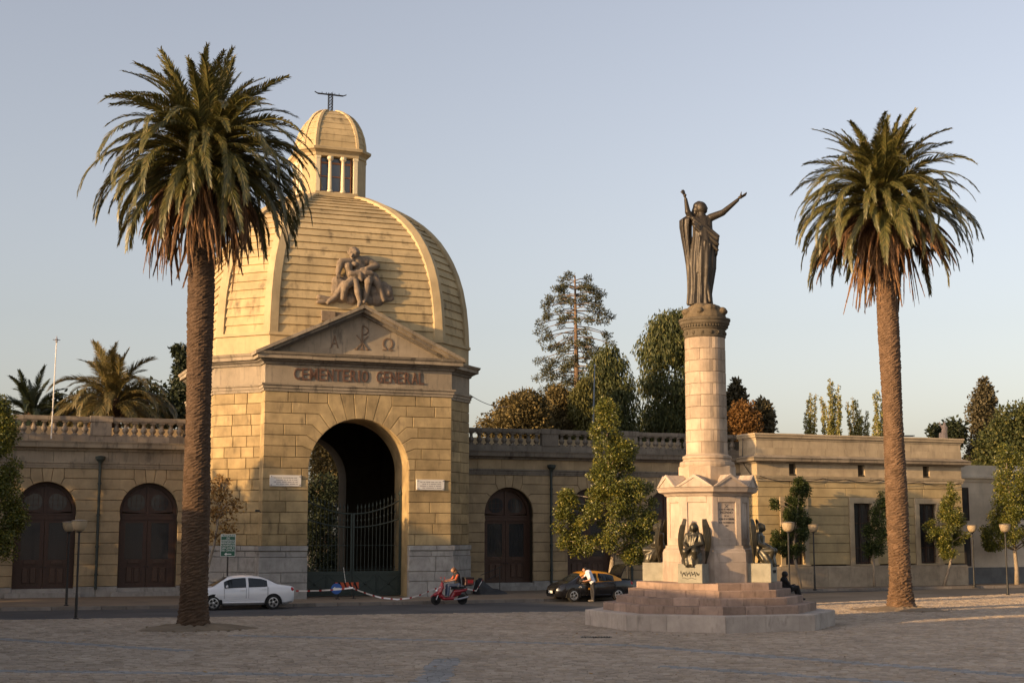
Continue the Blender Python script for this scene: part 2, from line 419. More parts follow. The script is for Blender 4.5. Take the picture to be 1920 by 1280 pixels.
def sett_geo(cx, cy, wd, hz=None):
    h = random.gauss(0, .005) if hz is None else hz; tx, ty = random.gauss(0, .0045), random.gauss(0, .0045)
    a, b = wd / 2 - .008, rd / 2 - .009; c = .014
    bot = [(cx - a, cy - b, -.03), (cx + a, cy - b, -.03), (cx + a, cy + b, -.03), (cx - a, cy + b, -.03)]
    mid = [(p[0], p[1], h - .012) for p in bot]
    top = [(cx - a + c, cy - b + c, h - tx - ty), (cx + a - c, cy - b + c, h + tx - ty), (cx + a - c, cy + b - c, h + tx + ty), (cx - a + c, cy + b - c, h - tx + ty)]
    f = [(bot[0], bot[1], mid[1], mid[0]), (mid[0], mid[1], top[1], top[0]), (mid[1], mid[2], top[2], top[1]), (mid[3], mid[0], top[0], top[3]), (top[0], top[1], top[2], top[3])]
    return bot, mid, top
def setts_mesh(cs, name):
    V = []; Fc = []
    for cx, cy, wd, _ in cs:
        b, m, t = sett_geo(cx, cy, wd); n = len(V); V += b + m + t
        for k in range(4):
            k2 = (k + 1) % 4; Fc += [(n+k, n+k2, n+4+k2, n+4+k), (n+4+k, n+4+k2, n+8+k2, n+8+k)]
        Fc.append((n+8, n+9, n+10, n+11))
    me = bpy.data.meshes.new(name); me.from_pydata(V, [], Fc); me.update(); return me
inview = [c for c in cells if abs(c[0]) < .352 * c[1] and c[1] > 31.2]
near = sorted(inview, key=lambda c: c[1])[:300]; ns = set(map(id, near))
rest = [c for c in cells if id(c) not in ns]
proto = {}
for c in near:
    bl = band(c[0], c[1]); key = (bl, random.randrange(5))
    if key not in proto:
        me = setts_mesh([(0, 0, cw, 0)], 'sett'); me.materials.append(M_SETTB if bl else M_SETT); proto[key] = me
    obj('sett', proto[key], None, plaza, loc=(c[0], c[1], 0), scale=(c[2] / cw, 1, 1))
bl = [c for c in rest if band(c[0], c[1])]; br = [c for c in rest if not band(c[0], c[1])]
o = obj('setts', setts_mesh(br, 'setts'), M_SETT, plaza); o['kind'] = 'stuff'
o = obj('band_setts', setts_mesh(bl, 'band_setts'), M_SETTB, plaza); o['kind'] = 'stuff'
# soil rings round the palms
def soil(name, c, r, label):
    n = 40; rings = []
    for k, (rr, z) in enumerate(((1.0, -.03), (.88, .035), (.7, .07), (.5, .12), (.3, .16), (.02, .18))):
        ring = []
        for i in range(n):
            a = 2 * math.pi * i / n; q = r * rr * (1 + .16 * math.sin(3 * a + c.x) + .1 * math.sin(7 * a) + random.uniform(-.05, .05))
            ring.append((c.x + q * math.cos(a) * 1.15, c.y + q * math.sin(a), z * (1 + random.uniform(-.35, .35)) if k else z))
        rings.append(ring)
    mb = MB(); mb.loft(rings, cap=False)
    for i in range(26):
        a = random.uniform(0, 6.28); q = r * random.uniform(.6, 1.15); s = random.uniform(.03, .09)
        mb.ball((c.x + q * math.cos(a) * 1.15, c.y + q * math.sin(a), .03), s, (1, 1, .6), 6)
    tag(obj(name, mb, M_EARTH, smooth=False), label, 'soil')
soil('soil_mound', PALM_L, 1.75, 'crumbly earth ring round the tall left palm trunk')
soil('soil_mound', PALM_R, 1.75, 'sunlit earth ring round the tall right palm trunk')
# ================================================================== BUILDINGS
def sections(path, prof):
    n = len(path); out = []
    for i in range(n):
        p = Vector(path[i]); d0 = (p - Vector(path[i-1])).normalized() if i else None
        d1 = (Vector(path[i+1]) - p).normalized() if i < n - 1 else None
        n0 = Vector((d0.y, -d0.x)) if d0 else None; n1 = Vector((d1.y, -d1.x)) if d1 else None
        if n0 and n1: m = n0 + n1; m = m / (m.dot(m) / 2)
        else: m = n0 or n1
        out.append([Vector((p.x + m.x * o, p.y + m.y * o, z)) for o, z in prof])
    return out
def sweep_stones(parent, name, mat, path, prof, L, gap=.006, only=None, jit=0.0):
    """moulding laid as single stones along a wall line, mitred at the corners"""
    S = sections(path, prof); res = []
    for e in range(len(path) - 1):
        ln = (Vector(path[e+1]) - Vector(path[e])).length; n = max(1, round(ln / L)) if (only is None or e in only) else 1
        cuts = [0.0] + [(k + random.uniform(-.15, .15)) / n for k in range(1, n)] + [1.0]
        for k in range(n):
            a = cuts[k] + (gap / ln if k else 0); b = cuts[k+1] - (gap / ln if k < n - 1 else 0)
            j = Vector((0, 0, random.uniform(-jit, jit)))
            r0 = [S[e][i].lerp(S[e+1][i], a) + j for i in range(len(prof))]; r1 = [S[e][i].lerp(S[e+1][i], b) + j for i in range(len(prof))]
            res.append(obj(name, MB().loft([r0, r1]), mat, parent))
    return res
def cuts_between(a, b, L):
    n = max(1, round((b - a) / (L * random.uniform(.8, 1.2))))
    c = [a + (b - a) * (k + (random.uniform(-.22, .22) if 0 < k < n else 0)) / n for k in range(n + 1)]
    return list(zip(c, c[1:]))
def block(parent, mat, poly, y0=0.0, y1=.16, ch=.02, loc=None, rot=None, name='stone_block'):
    if ch >= .02: poly = inset(poly, JG); ch = JC
    return obj(name, MB().slab(poly, y0, y1, ch), mat, parent, loc, rot)
JG, JC = .009, .022
def rect(a, b, c, d): return [(a, c), (b, c), (b, d), (a, d)]
def frame(P0, P1):
    d = Vector(P1) - Vector(P0); return (P0[0], P0[1], 0), math.atan2(d.y, d.x), d.length
def ashlar_face(parent, mat, P0, P1, rows, L, y0=0.0, ch=.02, depth=.16, x0=0.0, x1=None, name='stone_block'):
    loc, rz, ln = frame(P0, P1); x1 = ln if x1 is None else x1
    for za, zb in zip(rows, rows[1:]):
        for a, b in cuts_between(x0, x1, L): block(parent, mat, rect(a, b, za, zb), y0 + random.uniform(0, .008), y0 + depth, ch, loc, rz, name)
def arch_core(x0, x1, z0, z1, cx, R, zc, y0, y1, n=20):
    mb = MB()
    mb.box(x0, cx - R, y0, y1, z0, z1); mb.box(cx + R, x1, y0, y1, z0, z1)
    A = [(cx + R * math.cos(math.pi * k / n), zc + R * math.sin(math.pi * k / n)) for k in range(n + 1)]
    for k in range(n):
        (xa, za), (xb, zb) = A[k], A[k+1]
        mb.add([(xa, y0, za), (xb, y0, zb), (xb, y0, z1), (xa, y0, z1), (xa, y1, za), (xb, y1, zb), (xb, y1, z1), (xa, y1, z1)],
               [(1, 0, 3, 2), (4, 5, 6, 7), (0, 1, 5, 4), (2, 3, 7, 6)])
    return mb
def arch_blocks(parent, mat, cx, R, zc, zt, fan, joints, rows, xl, xr, L, y=0.0, dep=.16, edge_dep=None):
    """rusticated stones round a round arch. joints: elbow (dx,z) from the top course down; rows: bed joints top to bottom (first = zt)"""
    C = Vector((0, zc))
    def I(p):
        v = Vector(p) - C; return tuple(C + v.normalized() * R)
    def arc(p, q, n=4):
        a = math.atan2(p[1] - zc, p[0]); b = math.atan2(q[1] - zc, q[0])
        return [(R * math.cos(a + (b - a) * k / n), zc + R * math.sin(a + (b - a) * k / n)) for k in range(n + 1)]
    def put(poly, d=dep, nm='stone_block'): block(parent, mat, [(cx + x, z) for x, z in poly], y + random.uniform(0, .008), y + d, .02, name=nm)
    f = [-v for v in reversed(fan)] + list(fan)
    for a, b in zip(f, f[1:]): put([(a, zt), *arc(I((a, zt)), I((b, zt))), (b, zt)], nm='voussoir')
    j0 = joints[0]
    for s in (-1, 1):
        p = (s * fan[-1], zt); q = (s * j0[0], j0[1])
        put([p, *arc(I(p), I(q)), q, (s * j0[0], zt)], nm='voussoir')
        xe = (xr - cx) if s > 0 else (cx - xl)
        # top course beside the fan
        row = [(zt, j0[1], j0[0], j0[0], None)]
        jd = dict((round(z, 3), x) for x, z in joints)
        for za, zb in zip(rows[1:], rows[2:]):      # za above zb
            row.append((za, zb, jd.get(round(za, 3)), jd.get(round(zb, 3)), 1))
        for za, zb, xa, xb, cur in row:
            def edge(z, x):
                if x is not None: return [(x, z), I((x, z))]
                h = z - zc
                return [(math.sqrt(R * R - h * h), z)] if 0 < h < R else [(R, z)]
            if cur is None:
                for a, b in cuts_between(j0[0], xe, L): put(rect(*sorted((s * a, s * b)), zb, za), edge_dep if (edge_dep and b > xe - .01) else dep)
                continue
            ea, eb = edge(za, xa), edge(zb, xb)
            inner = ea + (arc(ea[-1], eb[-1])[1:-1] if ea[-1][1] > zc else []) + eb[::-1]
            mx = max(x for x, _ in inner); xs = cuts_between(mx + .25, xe, L)
            xj = xs[0][1] if len(xs) > 1 else xe
            if len(xs) > 1 and random.random() < .5: xj = xs[0][0] + .1; xs = [(0, xj), (xj, xs[1][1])] + xs[2:]
            poly = inner + [(xj, zb), (xj, za)]
            put([(s * x, z) for x, z in poly], edge_dep if (edge_dep and xj >= xe - .01) else dep)
            for a, b in xs[1:]: put(rect(*sorted((s * a, s * b)), zb, za), edge_dep if (edge_dep and b > xe - .01) else dep)

# ------------------------------------------------------------------ gatehouse
gate = fthing('cemetery_gatehouse', 'ochre stone gatehouse with tall arch, pediment and large ribbed dome', 'gatehouse', 0, 7.5)
GP = [(-6.9, 12.1), (-6.9, 2.9), (-4.9, .9), (-4.9, 0), (4.9, 0), (4.9, .9), (6.9, 2.9), (6.9, 12.1)]
OCTP = [(-6.9, 12.1), (-6.9, 2.9), (-4.6, .6), (4.6, .6), (6.9, 2.9), (6.9, 12.1)]
ZR = [2.71 + .5443 * k for k in range(15)]        # bed joints up to 10.33
AR, AZ = 2.6, 6.45
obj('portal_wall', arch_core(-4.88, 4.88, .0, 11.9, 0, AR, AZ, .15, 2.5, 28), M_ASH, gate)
mb = MB()
for s in (-1, 1):
    mb.slab(rect(0, 1, 0, 1), 0, 1)
mb = MB()
def wallseg(mb, P0, P1, z0, z1, t0, t1):
    d = (Vector(P1) - Vector(P0)).normalized(); n = Vector((-d.y, d.x))
    a = Vector(P0) + n * t0; b = Vector(P1) + n * t0; c = Vector(P1) + n * t1; e = Vector(P0) + n * t1
    mb.add([(a.x, a.y, z0), (b.x, b.y, z0), (c.x, c.y, z0), (e.x, e.y, z0), (a.x, a.y, z1), (b.x, b.y, z1), (c.x, c.y, z1), (e.x, e.y, z1)],
           [(0, 3, 2, 1), (4, 5, 6, 7), (0, 1, 5, 4), (1, 2, 6, 5), (2, 3, 7, 6), (3, 0, 4, 7)])
for a, b in ((OCTP[0], OCTP[1]), (OCTP[1], OCTP[2]), (OCTP[3], OCTP[4]), (OCTP[4], OCTP[5]), ((6.9, 12.1), (4.6, 14.4)), ((-4.6, 14.4), (-6.9, 12.1))):
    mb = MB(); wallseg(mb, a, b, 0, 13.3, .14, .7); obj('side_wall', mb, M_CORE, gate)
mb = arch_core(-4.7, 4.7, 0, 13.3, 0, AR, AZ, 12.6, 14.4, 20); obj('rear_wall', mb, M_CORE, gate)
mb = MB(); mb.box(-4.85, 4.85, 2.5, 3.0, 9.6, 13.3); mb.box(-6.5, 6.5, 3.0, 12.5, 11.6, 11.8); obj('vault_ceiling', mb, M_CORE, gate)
mb = MB(); mb.box(-2.6, 2.6, -.5, 14.6, .0, .15); obj('passage_floor', mb, M_WALK, gate)
# ashlar of the portal front
ELB = [(1.68, ZR[13]), (2.1, ZR[12]), (2.45, ZR[11]), (2.74, ZR[10]), (2.92, ZR[9])]
arch_blocks(gate, M_ASH, 0, AR, AZ, ZR[14], [.36, 1.05], ELB, [ZR[k] for k in range(14, -1, -1)], -4.9, 4.9, 1.15, edge_dep=.94)
for P0, P1, L in (((-6.9, 2.9), (-4.6, .6), 1.15), ((4.6, .6), (6.9, 2.9), 1.15), ((-6.9, 12.1), (-6.9, 2.9), 1.8)):
    ashlar_face(gate, M_ASH, P0, P1, ZR, L)
# grey plinth
PZ = [.05, .91, 1.40, 2.15, 2.45, 2.71]
for s in (-1, 1):
    for k, (za, zb) in enumerate(zip(PZ, PZ[1:])):
        out = [.14, .14, .14, .10, .17][k]
        xs = cuts_between(2.6, 4.9 + out, 1.3 if k != 2 else 1.7)
        for i, (a, b) in enumerate(xs): block(gate, M_PLI, rect(*sorted((s * a, s * b)), za, zb), -out, .94 if i == len(xs) - 1 else .15, .025, name='plinth_stone')
    P0, P1 = ((-6.9, 2.9), (-4.6, .6)) if s < 0 else ((4.6, .6), (6.9, 2.9))
    for k, (za, zb) in enumerate(zip(PZ, PZ[1:])): ashlar_face(gate, M_PLI, P0, P1, [za, zb], 1.5, y0=-[.14, .14, .14, .10, .17][k], ch=.025, depth=.3, name='plinth_stone')
ashlar_face(gate, M_PLI, (-6.9, 6.1), (-6.9, 2.9), PZ, 1.6, y0=-.14, depth=.3, name='plinth_stone')
# string course, frieze, bed mould, corona
sweep_stones(gate, 'architrave_stone', M_COR, GP, [(-.2, 10.33), (.05, 10.33), (.05, 10.46), (.10, 10.47), (.10, 10.60), (.16, 10.63), (.17, 10.72), (-.2, 10.72)], 1.6, only=(1, 3, 5))
ashlar_face(gate, M_COR, (-4.9, 0), (4.9, 0), [10.72, 11.68], 1.9, depth=.94, ch=.008, name='frieze_stone')
for P0, P1 in (((-6.9, 2.9), (-4.6, .6)), ((4.6, .6), (6.9, 2.9)), ((-6.9, 12.1), (-6.9, 2.9))): ashlar_face(gate, M_COR, P0, P1, [10.72, 11.68], 1.6, ch=.008, name='frieze_stone')
sweep_stones(gate, 'bed_moulding', M_CORD, GP, [(-.2, 11.68), (.08, 11.68), (.12, 11.78), (.28, 11.86), (.28, 11.93), (-.2, 11.93)], 2.4, only=(3,))
corona = sweep_stones(gate, 'cornice_stone', M_COR, GP, [(-.3, 11.93), (.46, 11.93), (.46, 12.1), (.52, 12.13), (.58, 12.25), (-.3, 12.27)], 1.25, only=(1, 3, 5), jit=.008)
# pediment
mb = MB().slab([(-4.75, 12.26), (4.75, 12.26), (0, 14.45)], .06, .5); obj('tympanum', mb, M_COR, gate)
mb = MB().slab([(-4.9, 12.26), (4.9, 12.26), (0, 14.5)], .5, 2.6); obj('pediment_core', mb, M_CORE, gate)
SL = (14.84 - 12.27) / 5.48
def rake(s, t0, t1, zo, th, yf, yb, mat, name):
    pts = []
    for t in (t0, t1):
        x = s * 5.48 * (1 - t); z = 12.27 + SL * 5.48 * t + zo
        pts.append([(x, yf, z - th), (x, yf, z), (x, yb, z), (x, yb, z - th)])
    if s > 0: pts = pts[::-1]
    return obj(name, MB().loft(pts), mat, gate)
for s in (-1, 1):
    n = 6
    for k in range(n):
        a, b = k / n, (k + 1) / n - .0015
        rake(s, a, b, .0, .17, -.58, .7, M_COR, 'raking_cornice_stone')
        rake(s, a + .03 if not k else a, b, -.17, .17, -.42, .5, M_COR if k % 2 else M_CORD, 'raking_cornice_stone')
        rake(s, max(a, .07), b, -.34, .13, -.14, .3, M_CORD, 'raking_moulding')
# raised lettering on the frieze
def put_letter(ch, xc, z0, w_, h_, y, mat, parent, ext=.045, nm='letter', bold=.006):
    me = text_mesh(ch, 1.0, .2, bold); co = np.empty(len(me.vertices) * 3, np.float32); me.vertices.foreach_get('co', co); co = co.reshape(-1, 3)
    lo, hi = co.min(0), co.max(0); q = np.empty_like(co)
    q[:, 0] = xc + ((co[:, 0] - lo[0]) / (hi[0] - lo[0]) - .5) * w_; q[:, 2] = z0 + (co[:, 1] - lo[1]) / (hi[1] - lo[1]) * h_
    q[:, 1] = np.where(co[:, 2] > 0, y - ext, y + .01)
    me.vertices.foreach_set('co', q.reshape(-1)); me.update(); return obj(nm, me, mat, parent)
def word(s, x0, x1):
    wd = {'I': .42, 'M': 1.25, 'E': .9, 'L': .85}; tot = sum(wd.get(c, 1.0) for c in s); u = (x1 - x0) / tot; x = x0
    for c in s:
        cw_ = wd.get(c, 1.0) * u; put_letter(c, x + cw_ / 2, 10.93, cw_ * (.8 if c != 'I' else .5), .60, 0, M_LET, gate); x += cw_
word('CEMENTERIO', -3.5, .42); word('GENERAL', .78, 3.4)
put_letter('A', -1.38, 12.62, .42, .66, .06, M_EMB, gate, .03, 'emblem', 0)
put_letter('Ω', 1.42, 12.62, .56, .66, .06, M_EMB, gate, .03, 'emblem', 0)
mb = MB(); zc_ = 12.62; W_ = .07
mb.bar((.06, .045, zc_), (.06, .045, zc_ + 1.2), W_, .04); mb.bar((-.24, .045, zc_), (.36, .045, zc_ + .72), W_, .04); mb.bar((.36, .045, zc_), (-.24, .045, zc_ + .72), W_, .04)
mb.tube([(.06 + .30 * math.sin(a), .045, zc_ + .98 - .23 * math.cos(a)) for a in [math.pi * k / 10 for k in range(11)]], .035, 6)
for xx in (-.24, .06, .36): mb.box(xx - .1, xx + .1, .03, .06, zc_ - .03, zc_ + .03)
obj('emblem', mb, M_EMB, gate)
# attic and dome
OC = Vector((0, 7.5))
def octp(k, out=0.0, a=6.9, b=4.6):
    P = [(-b, -a), (b, -a), (a, -b), (a, b), (b, a), (-b, a), (-a, b), (-a, -b)]
    pts = [Vector((x * k, y * k)) for x, y in P]
    if out:
        pts = [p + p.normalized() * out * 1.06 for p in pts]
    return [p + OC for p in pts]
mb = MB()
mb.loft([[(p.x, p.y, z) for p in octp(1.0, o)] for o, z in ((-.05, 12.2), (-.05, 13.22), (.05, 13.24), (.05, 13.38), (-.1, 13.40))]); obj('attic', mb, M_DOMER, gate)
DZ = [13.38, 14.5, 15.5, 16.5, 17.3, 18.0, 18.6, 19.2, 19.75, 20.25, 20.7, 21.1, 21.4, 21.65, 21.8]
DK = [.975, .968, .955, .932, .902, .866, .826, .776, .716, .646, .566, .478, .402, .328, .262]
def prof_rows(Z_, K_, a, n):
    z = np.array(Z_); r = np.array(K_) * a; s = np.concatenate([[0], np.cumsum(np.hypot(np.diff(z), np.diff(r)))])
    t = np.linspace(0, s[-1], n + 1); return np.interp(t, s, z), np.interp(t, s, r) / a, t
def boards(parent, mat, matr, Z_, K_, n, a, b, facets, ribs, rw, proud, oz=0.0):
    zs, ks, _ = prof_rows(Z_, K_, a, n)
    def P(k, i): return octp(k, 0, a, b)[i % 8]
    mb = MB(); mb.loft([[(p.x, p.y, z) for p in octp(k * .992, 0, a, b)] for k, z in zip(ks, zs)]); obj('dome_shell', mb, mat, parent)
    for i in facets:
        m = (P(1, i) + P(1, i + 1)) / 2 - OC; nn = Vector((m.x, m.y)).normalized()
        for j in range(n):
            def e(k, out):
                A, B = P(k, i), P(k, i + 1); d = (B - A); ln = d.length; d = d / ln
                ins = min(rw * .8, ln * .3) * min(1, .35 + k); A = A + d * ins + nn * out; B = B - d * ins + nn * out; return A, B
            b0, b1 = e(ks[j], proud); c0, c1 = e(ks[j], -.05); t0, t1 = e(ks[j + 1], .012); s0, s1 = e(ks[j + 1], -.05)
            # outward lift is partly vertical where the dome flattens
            f = min(1, max(0, (zs[j] - zs[0]) / (zs[-1] - zs[0]))); up = proud * .6 * f
            zb, zt = zs[j], zs[j + 1]
            V = [(b0.x, b0.y, zb + up), (b1.x, b1.y, zb + up), (t1.x, t1.y, zt + up * .4), (t0.x, t0.y, zt + up * .4), (c0.x, c0.y, zb - .03), (c1.x, c1.y, zb - .03), (s1.x, s1.y, zt - .03), (s0.x, s0.y, zt - .03)]
            obj('dome_board', MB().add(V, [(0, 1, 2, 3), (5, 4, 7, 6), (1, 0, 4, 5), (2, 1, 5, 6), (3, 2, 6, 7), (0, 3, 7, 4)]), mat, parent)
    zz, kk, _ = prof_rows(Z_, K_, a, 40)
    for i in ribs:
        rings = []
        for k, z in zip(kk, zz):
            A = P(k, i); Bm = P(k, i - 1); Bp = P(k, i + 1); wl = rw * min(1, .35 + k)
            dm = (Bm - A).normalized(); dp = (Bp - A).normalized(); r = (A - OC).normalized()
            f = (z - zz[0]) / (zz[-1] - zz[0]); o = proud * 2.3; up = o * .7 * f
            def v(p, out, u): q = p + r * out; return (q.x, q.y, z + u)
            rings.append([v(A + dm * wl, -.06, -.04), v(A + dm * wl, o * .8, up), v(A, o, up), v(A + dp * wl, o * .8, up), v(A + dp * wl, -.06, -.04)])
        obj('dome_rib', MB().loft(rings), matr, parent)
boards(gate, M_DOME, M_DOMER, DZ, DK, 23, 6.9, 4.6, (7, 0, 1, 6), (0, 1, 2, 7, 6), .40, .085)
# lantern
lan = MB(); lan.loft([[(p.x, p.y, z) for p in octp(1, o, 1.8, 1.2)] for o, z in ((.04, 21.3), (.04, 22.05), (-.02, 22.12))]); obj('lantern_base', lan, M_DOMER, gate)
sweepP = [(p.x, p.y) for p in octp(1, 0, 1.8, 1.2)]
mb = MB(); mb.loft([[(p.x, p.y, z) for p in octp(1, o, 1.8, 1.2)] for o, z in ((-.05, 24.12), (.05, 24.14), (.05, 24.3), (.2, 24.42), (.3, 24.46), (.32, 24.6), (.02, 24.7))]); obj('lantern_cornice', mb, M_DOMER, gate)
for i in range(8):
    A, B = Vector(sweepP[i]), Vector(sweepP[(i + 1) % 8]); loc, rz, ln = frame(A, B)
    big = i % 2 == 0
    if not big:
        obj('corner_pier', MB().box(-.02, ln + .02, 0, .25, 22.1, 24.14), M_DOMER, gate, loc, rz); continue
    for xx in (.02, ln - .24):
        obj('pilaster', MB().box(xx, xx + .22, -.03, .2, 22.1, 23.98).box(xx - .03, xx + .25, -.06, .2, 23.98, 24.12), M_CREAMW, gate, loc, rz)
    win = MB(); xs = [ln * q for q in (.13, .36, .64, .87)]
    wo = None
    for a, b in zip(xs, xs[1:]):
        m_ = MB(); t = .06
        m_.box(a, a + t, .24, .32, 22.12, 24.1).box(b - t, b, .24, .32, 22.12, 24.1).box(a + t, b - t, .24, .32, 23.75, 23.85).box(a + t, b - t, .24, .32, 23.0, 23.06).box(a + t, b - t, .24, .32, 22.12, 22.2)
        wo = obj('window', m_, M_ORW, gate, loc, rz); obj('pane', MB().box(a + t, b - t, .28, .29, 22.2, 24.1), M_GLSK, wo)
    for q in (.345, .655):
        c = (ln * q, .1, 0)
        obj('column', MB().lathe([(.16, 22.1), (.16, 22.2), (.12, 22.24), (.115, 22.8), (.095, 23.85), (.12, 23.9), (.19, 23.98), (.19, 24.13)], 12, c), M_CREAMW, gate, loc, rz)
obj('lantern_floor', MB().box(-1.1, 1.1, 6.4, 8.6, 21.7, 21.9), M_CORE, gate)
LZ = [24.66, 25.0, 25.5, 26.0, 26.4, 26.7, 26.92, 27.08, 27.17]; LK = [1.0, .99, .945, .86, .75, .63, .49, .35, .22]
boards(gate, M_DOME, M_DOMER, LZ, LK, 8, 1.78, 1.2, (7, 0, 1, 6), (0, 1, 2, 7, 6), .14, .035)
mb = MB()
for sx in (-.11, .11):
    for sy in (-.11, .11): mb.bar((sx, 7.5 + sy, 27.1), (sx, 7.5 + sy, 28.3), .035)
for k in range(6):
    z = 27.2 + k * .2
    for sx in (-.11, .11): mb.bar((sx, 7.39, z), (sx, 7.61, z + .18), .022)
    for sy in (-.11, .11): mb.bar((-.11, 7.5 + sy, z), (.11, 7.5 + sy, z + .18), .022); mb.bar((.11, 7.5 + sy, z), (-.11, 7.5 + sy, z), .022)
for sy in (-.05, .05): mb.bar((-.75, 7.5 + sy, 28.24), (.75, 7.5 + sy, 28.24), .04, .05)
for s in (-1, 1): mb.bar((s * .74, 7.5, 28.24), (s * .93, 7.5, 28.33), .05); [mb.bar((s * q, 7.5, 28.24), (s * q, 7.5, 28.36), .03) for q in (.25, .5)]
cross = tag(obj('iron_cross', mb, M_BLK, None), 'thin black lattice iron cross on top of the dome lantern', 'cross'); cross.matrix_world = FM
# rough stones behind the apex for the statue group
for (a, b, z0, z1, y0, y1) in ((-2.55, 2.0, 13.3, 14.05, .75, 2.2), (-1.95, -1.2, 14.05, 14.62, .62, 1.9), (-1.18, -.5, 14.05, 14.6, .7, 1.9), (-.48, .5, 14.05, 14.66, .75, 1.9), (.52, 1.1, 14.05, 14.6, .72, 1.9), (1.12, 1.75, 14.05, 14.5, .66, 1.8)):
    o = block(gate, M_STAT, rect(a, b, z0, z1), y0, y1, .05, name='base_stone')
# marble plaques
def plaque(x0, x1, z0, z1, label):
    t = fthing('marble_plaque', label, 'plaque', (x0 + x1) / 2, -.03); OFF[t.name] = (-(x0 + x1) / 2, .03, 0)
    obj('slab', MB().slab(rect(x0, x1, z0, z1), -.05, .02, .008), M_WHT, t)
    for xx in (x0 + .07, x1 - .07):
        for zz in (z0 + .07, z1 - .07): obj('bolt', MB().lathe([(.03, 0), (.03, .02), (.01, .03)], 8), M_GRY, t, (xx, -.05, zz), (math.pi / 2, 0, 0))
    mb = MB(); h = (z1 - z0) / 5.4
    for r in range(4):
        x = x0 + .2 + (.12 if r % 2 else 0); zz = z1 - .1 - (r + .55) * h
        while x < x1 - .2:
            q = random.uniform(.03, .075); mb.box(x, x + q, -.053, -.045, zz, zz + .045); x += q + random.choice((.012, .012, .05))
    obj('engraving', mb, M_GRY, t)
plaque(-4.55, -2.98, 5.62, 6.17, 'white marble plaque left of the arch with worn engraved lines')
plaque(3.0, 4.5, 5.52, 6.05, 'white marble plaque right of the arch with worn engraved lines')
# ------------------------------------------------------------------ iron gate
ig = fthing('iron_gate', 'dark green iron double gate with spear tips inside the arch', 'gate', 0, 1.2)
YG = 1.2
def gz(x): return 4.3 + .72 * (x / 2.5) ** 2
def gz2(x): return 3.62 + .45 * (x / 2.5) ** 2
for s in (-1, 1):
    mb = MB(); mb.box(*sorted((s * .04, s * 2.55)), YG - .03, YG + .03, .2, 1.42); po = obj('lower_panel', mb, M_IRON, ig)
    for a, b in ((.12, 1.26), (1.34, 2.48)):
        xa, xb = sorted((s * a, s * b)); m = MB()
        for P, Q in (((xa, .34), (xb, .34)), ((xa, 1.25), (xb, 1.25)), ((xa, .34), (xa, 1.25)), ((xb, .34), (xb, 1.25)), ((xa, .34), (xb, 1.25)), ((xb, .34), (xa, 1.25))):
            m.bar((P[0], YG - .045, P[1]), (Q[0], YG - .045, Q[1]), .035, .03)
        m.ball(((xa + xb) / 2, YG - .05, .795), .07, n=8); obj('panel_moulding', m, M_IRON, po)
    obj('stile', MB().box(*sorted((s * .02, s * .1)), YG - .05, YG + .05, .2, 4.35), M_IRON, ig); obj('stile', MB().box(*sorted((s * 2.47, s * 2.58)), YG - .06, YG + .06, .2, 5.25).lathe([(.09, 5.25), (.12, 5.35), (.05, 5.5), (.01, 5.75)], 8, (s * 2.525, YG, 0)), M_IRON, ig)
    for gf, r in ((gz, .04), (gz2, .04)): obj('curved_rail', MB().tube([(s * (.05 + 2.45 * k / 12), YG, gf(.05 + 2.45 * k / 12)) for k in range(13)], r, 6), M_IRON, ig)
    for zz in (1.5, 2.7):
        obj('cross_rail', MB().box(*sorted((s * .1, s * 2.47)), YG - .012, YG + .012, zz, zz + .025), M_IRON, ig)
    for k in range(11):
        x = s * (.26 + .2 * k); zt = gz(x)
        m = MB().tube([(x, YG, 1.42), (x, YG, zt + .25)], .016, 6); m.lathe([(.016, 0), (.045, .08), (.03, .16), (.004, .3)], 6, (x, YG, zt + .2))
        m.ball((x, YG, 1.62), .045, n=6); m.ball((x, YG, 2.7), .035, n=6); m.ball((x, YG, (gz(x) + gz2(x)) / 2), .05, (1, .5, 1.3), n=6)
        obj('bar', m, M_IRON, ig)
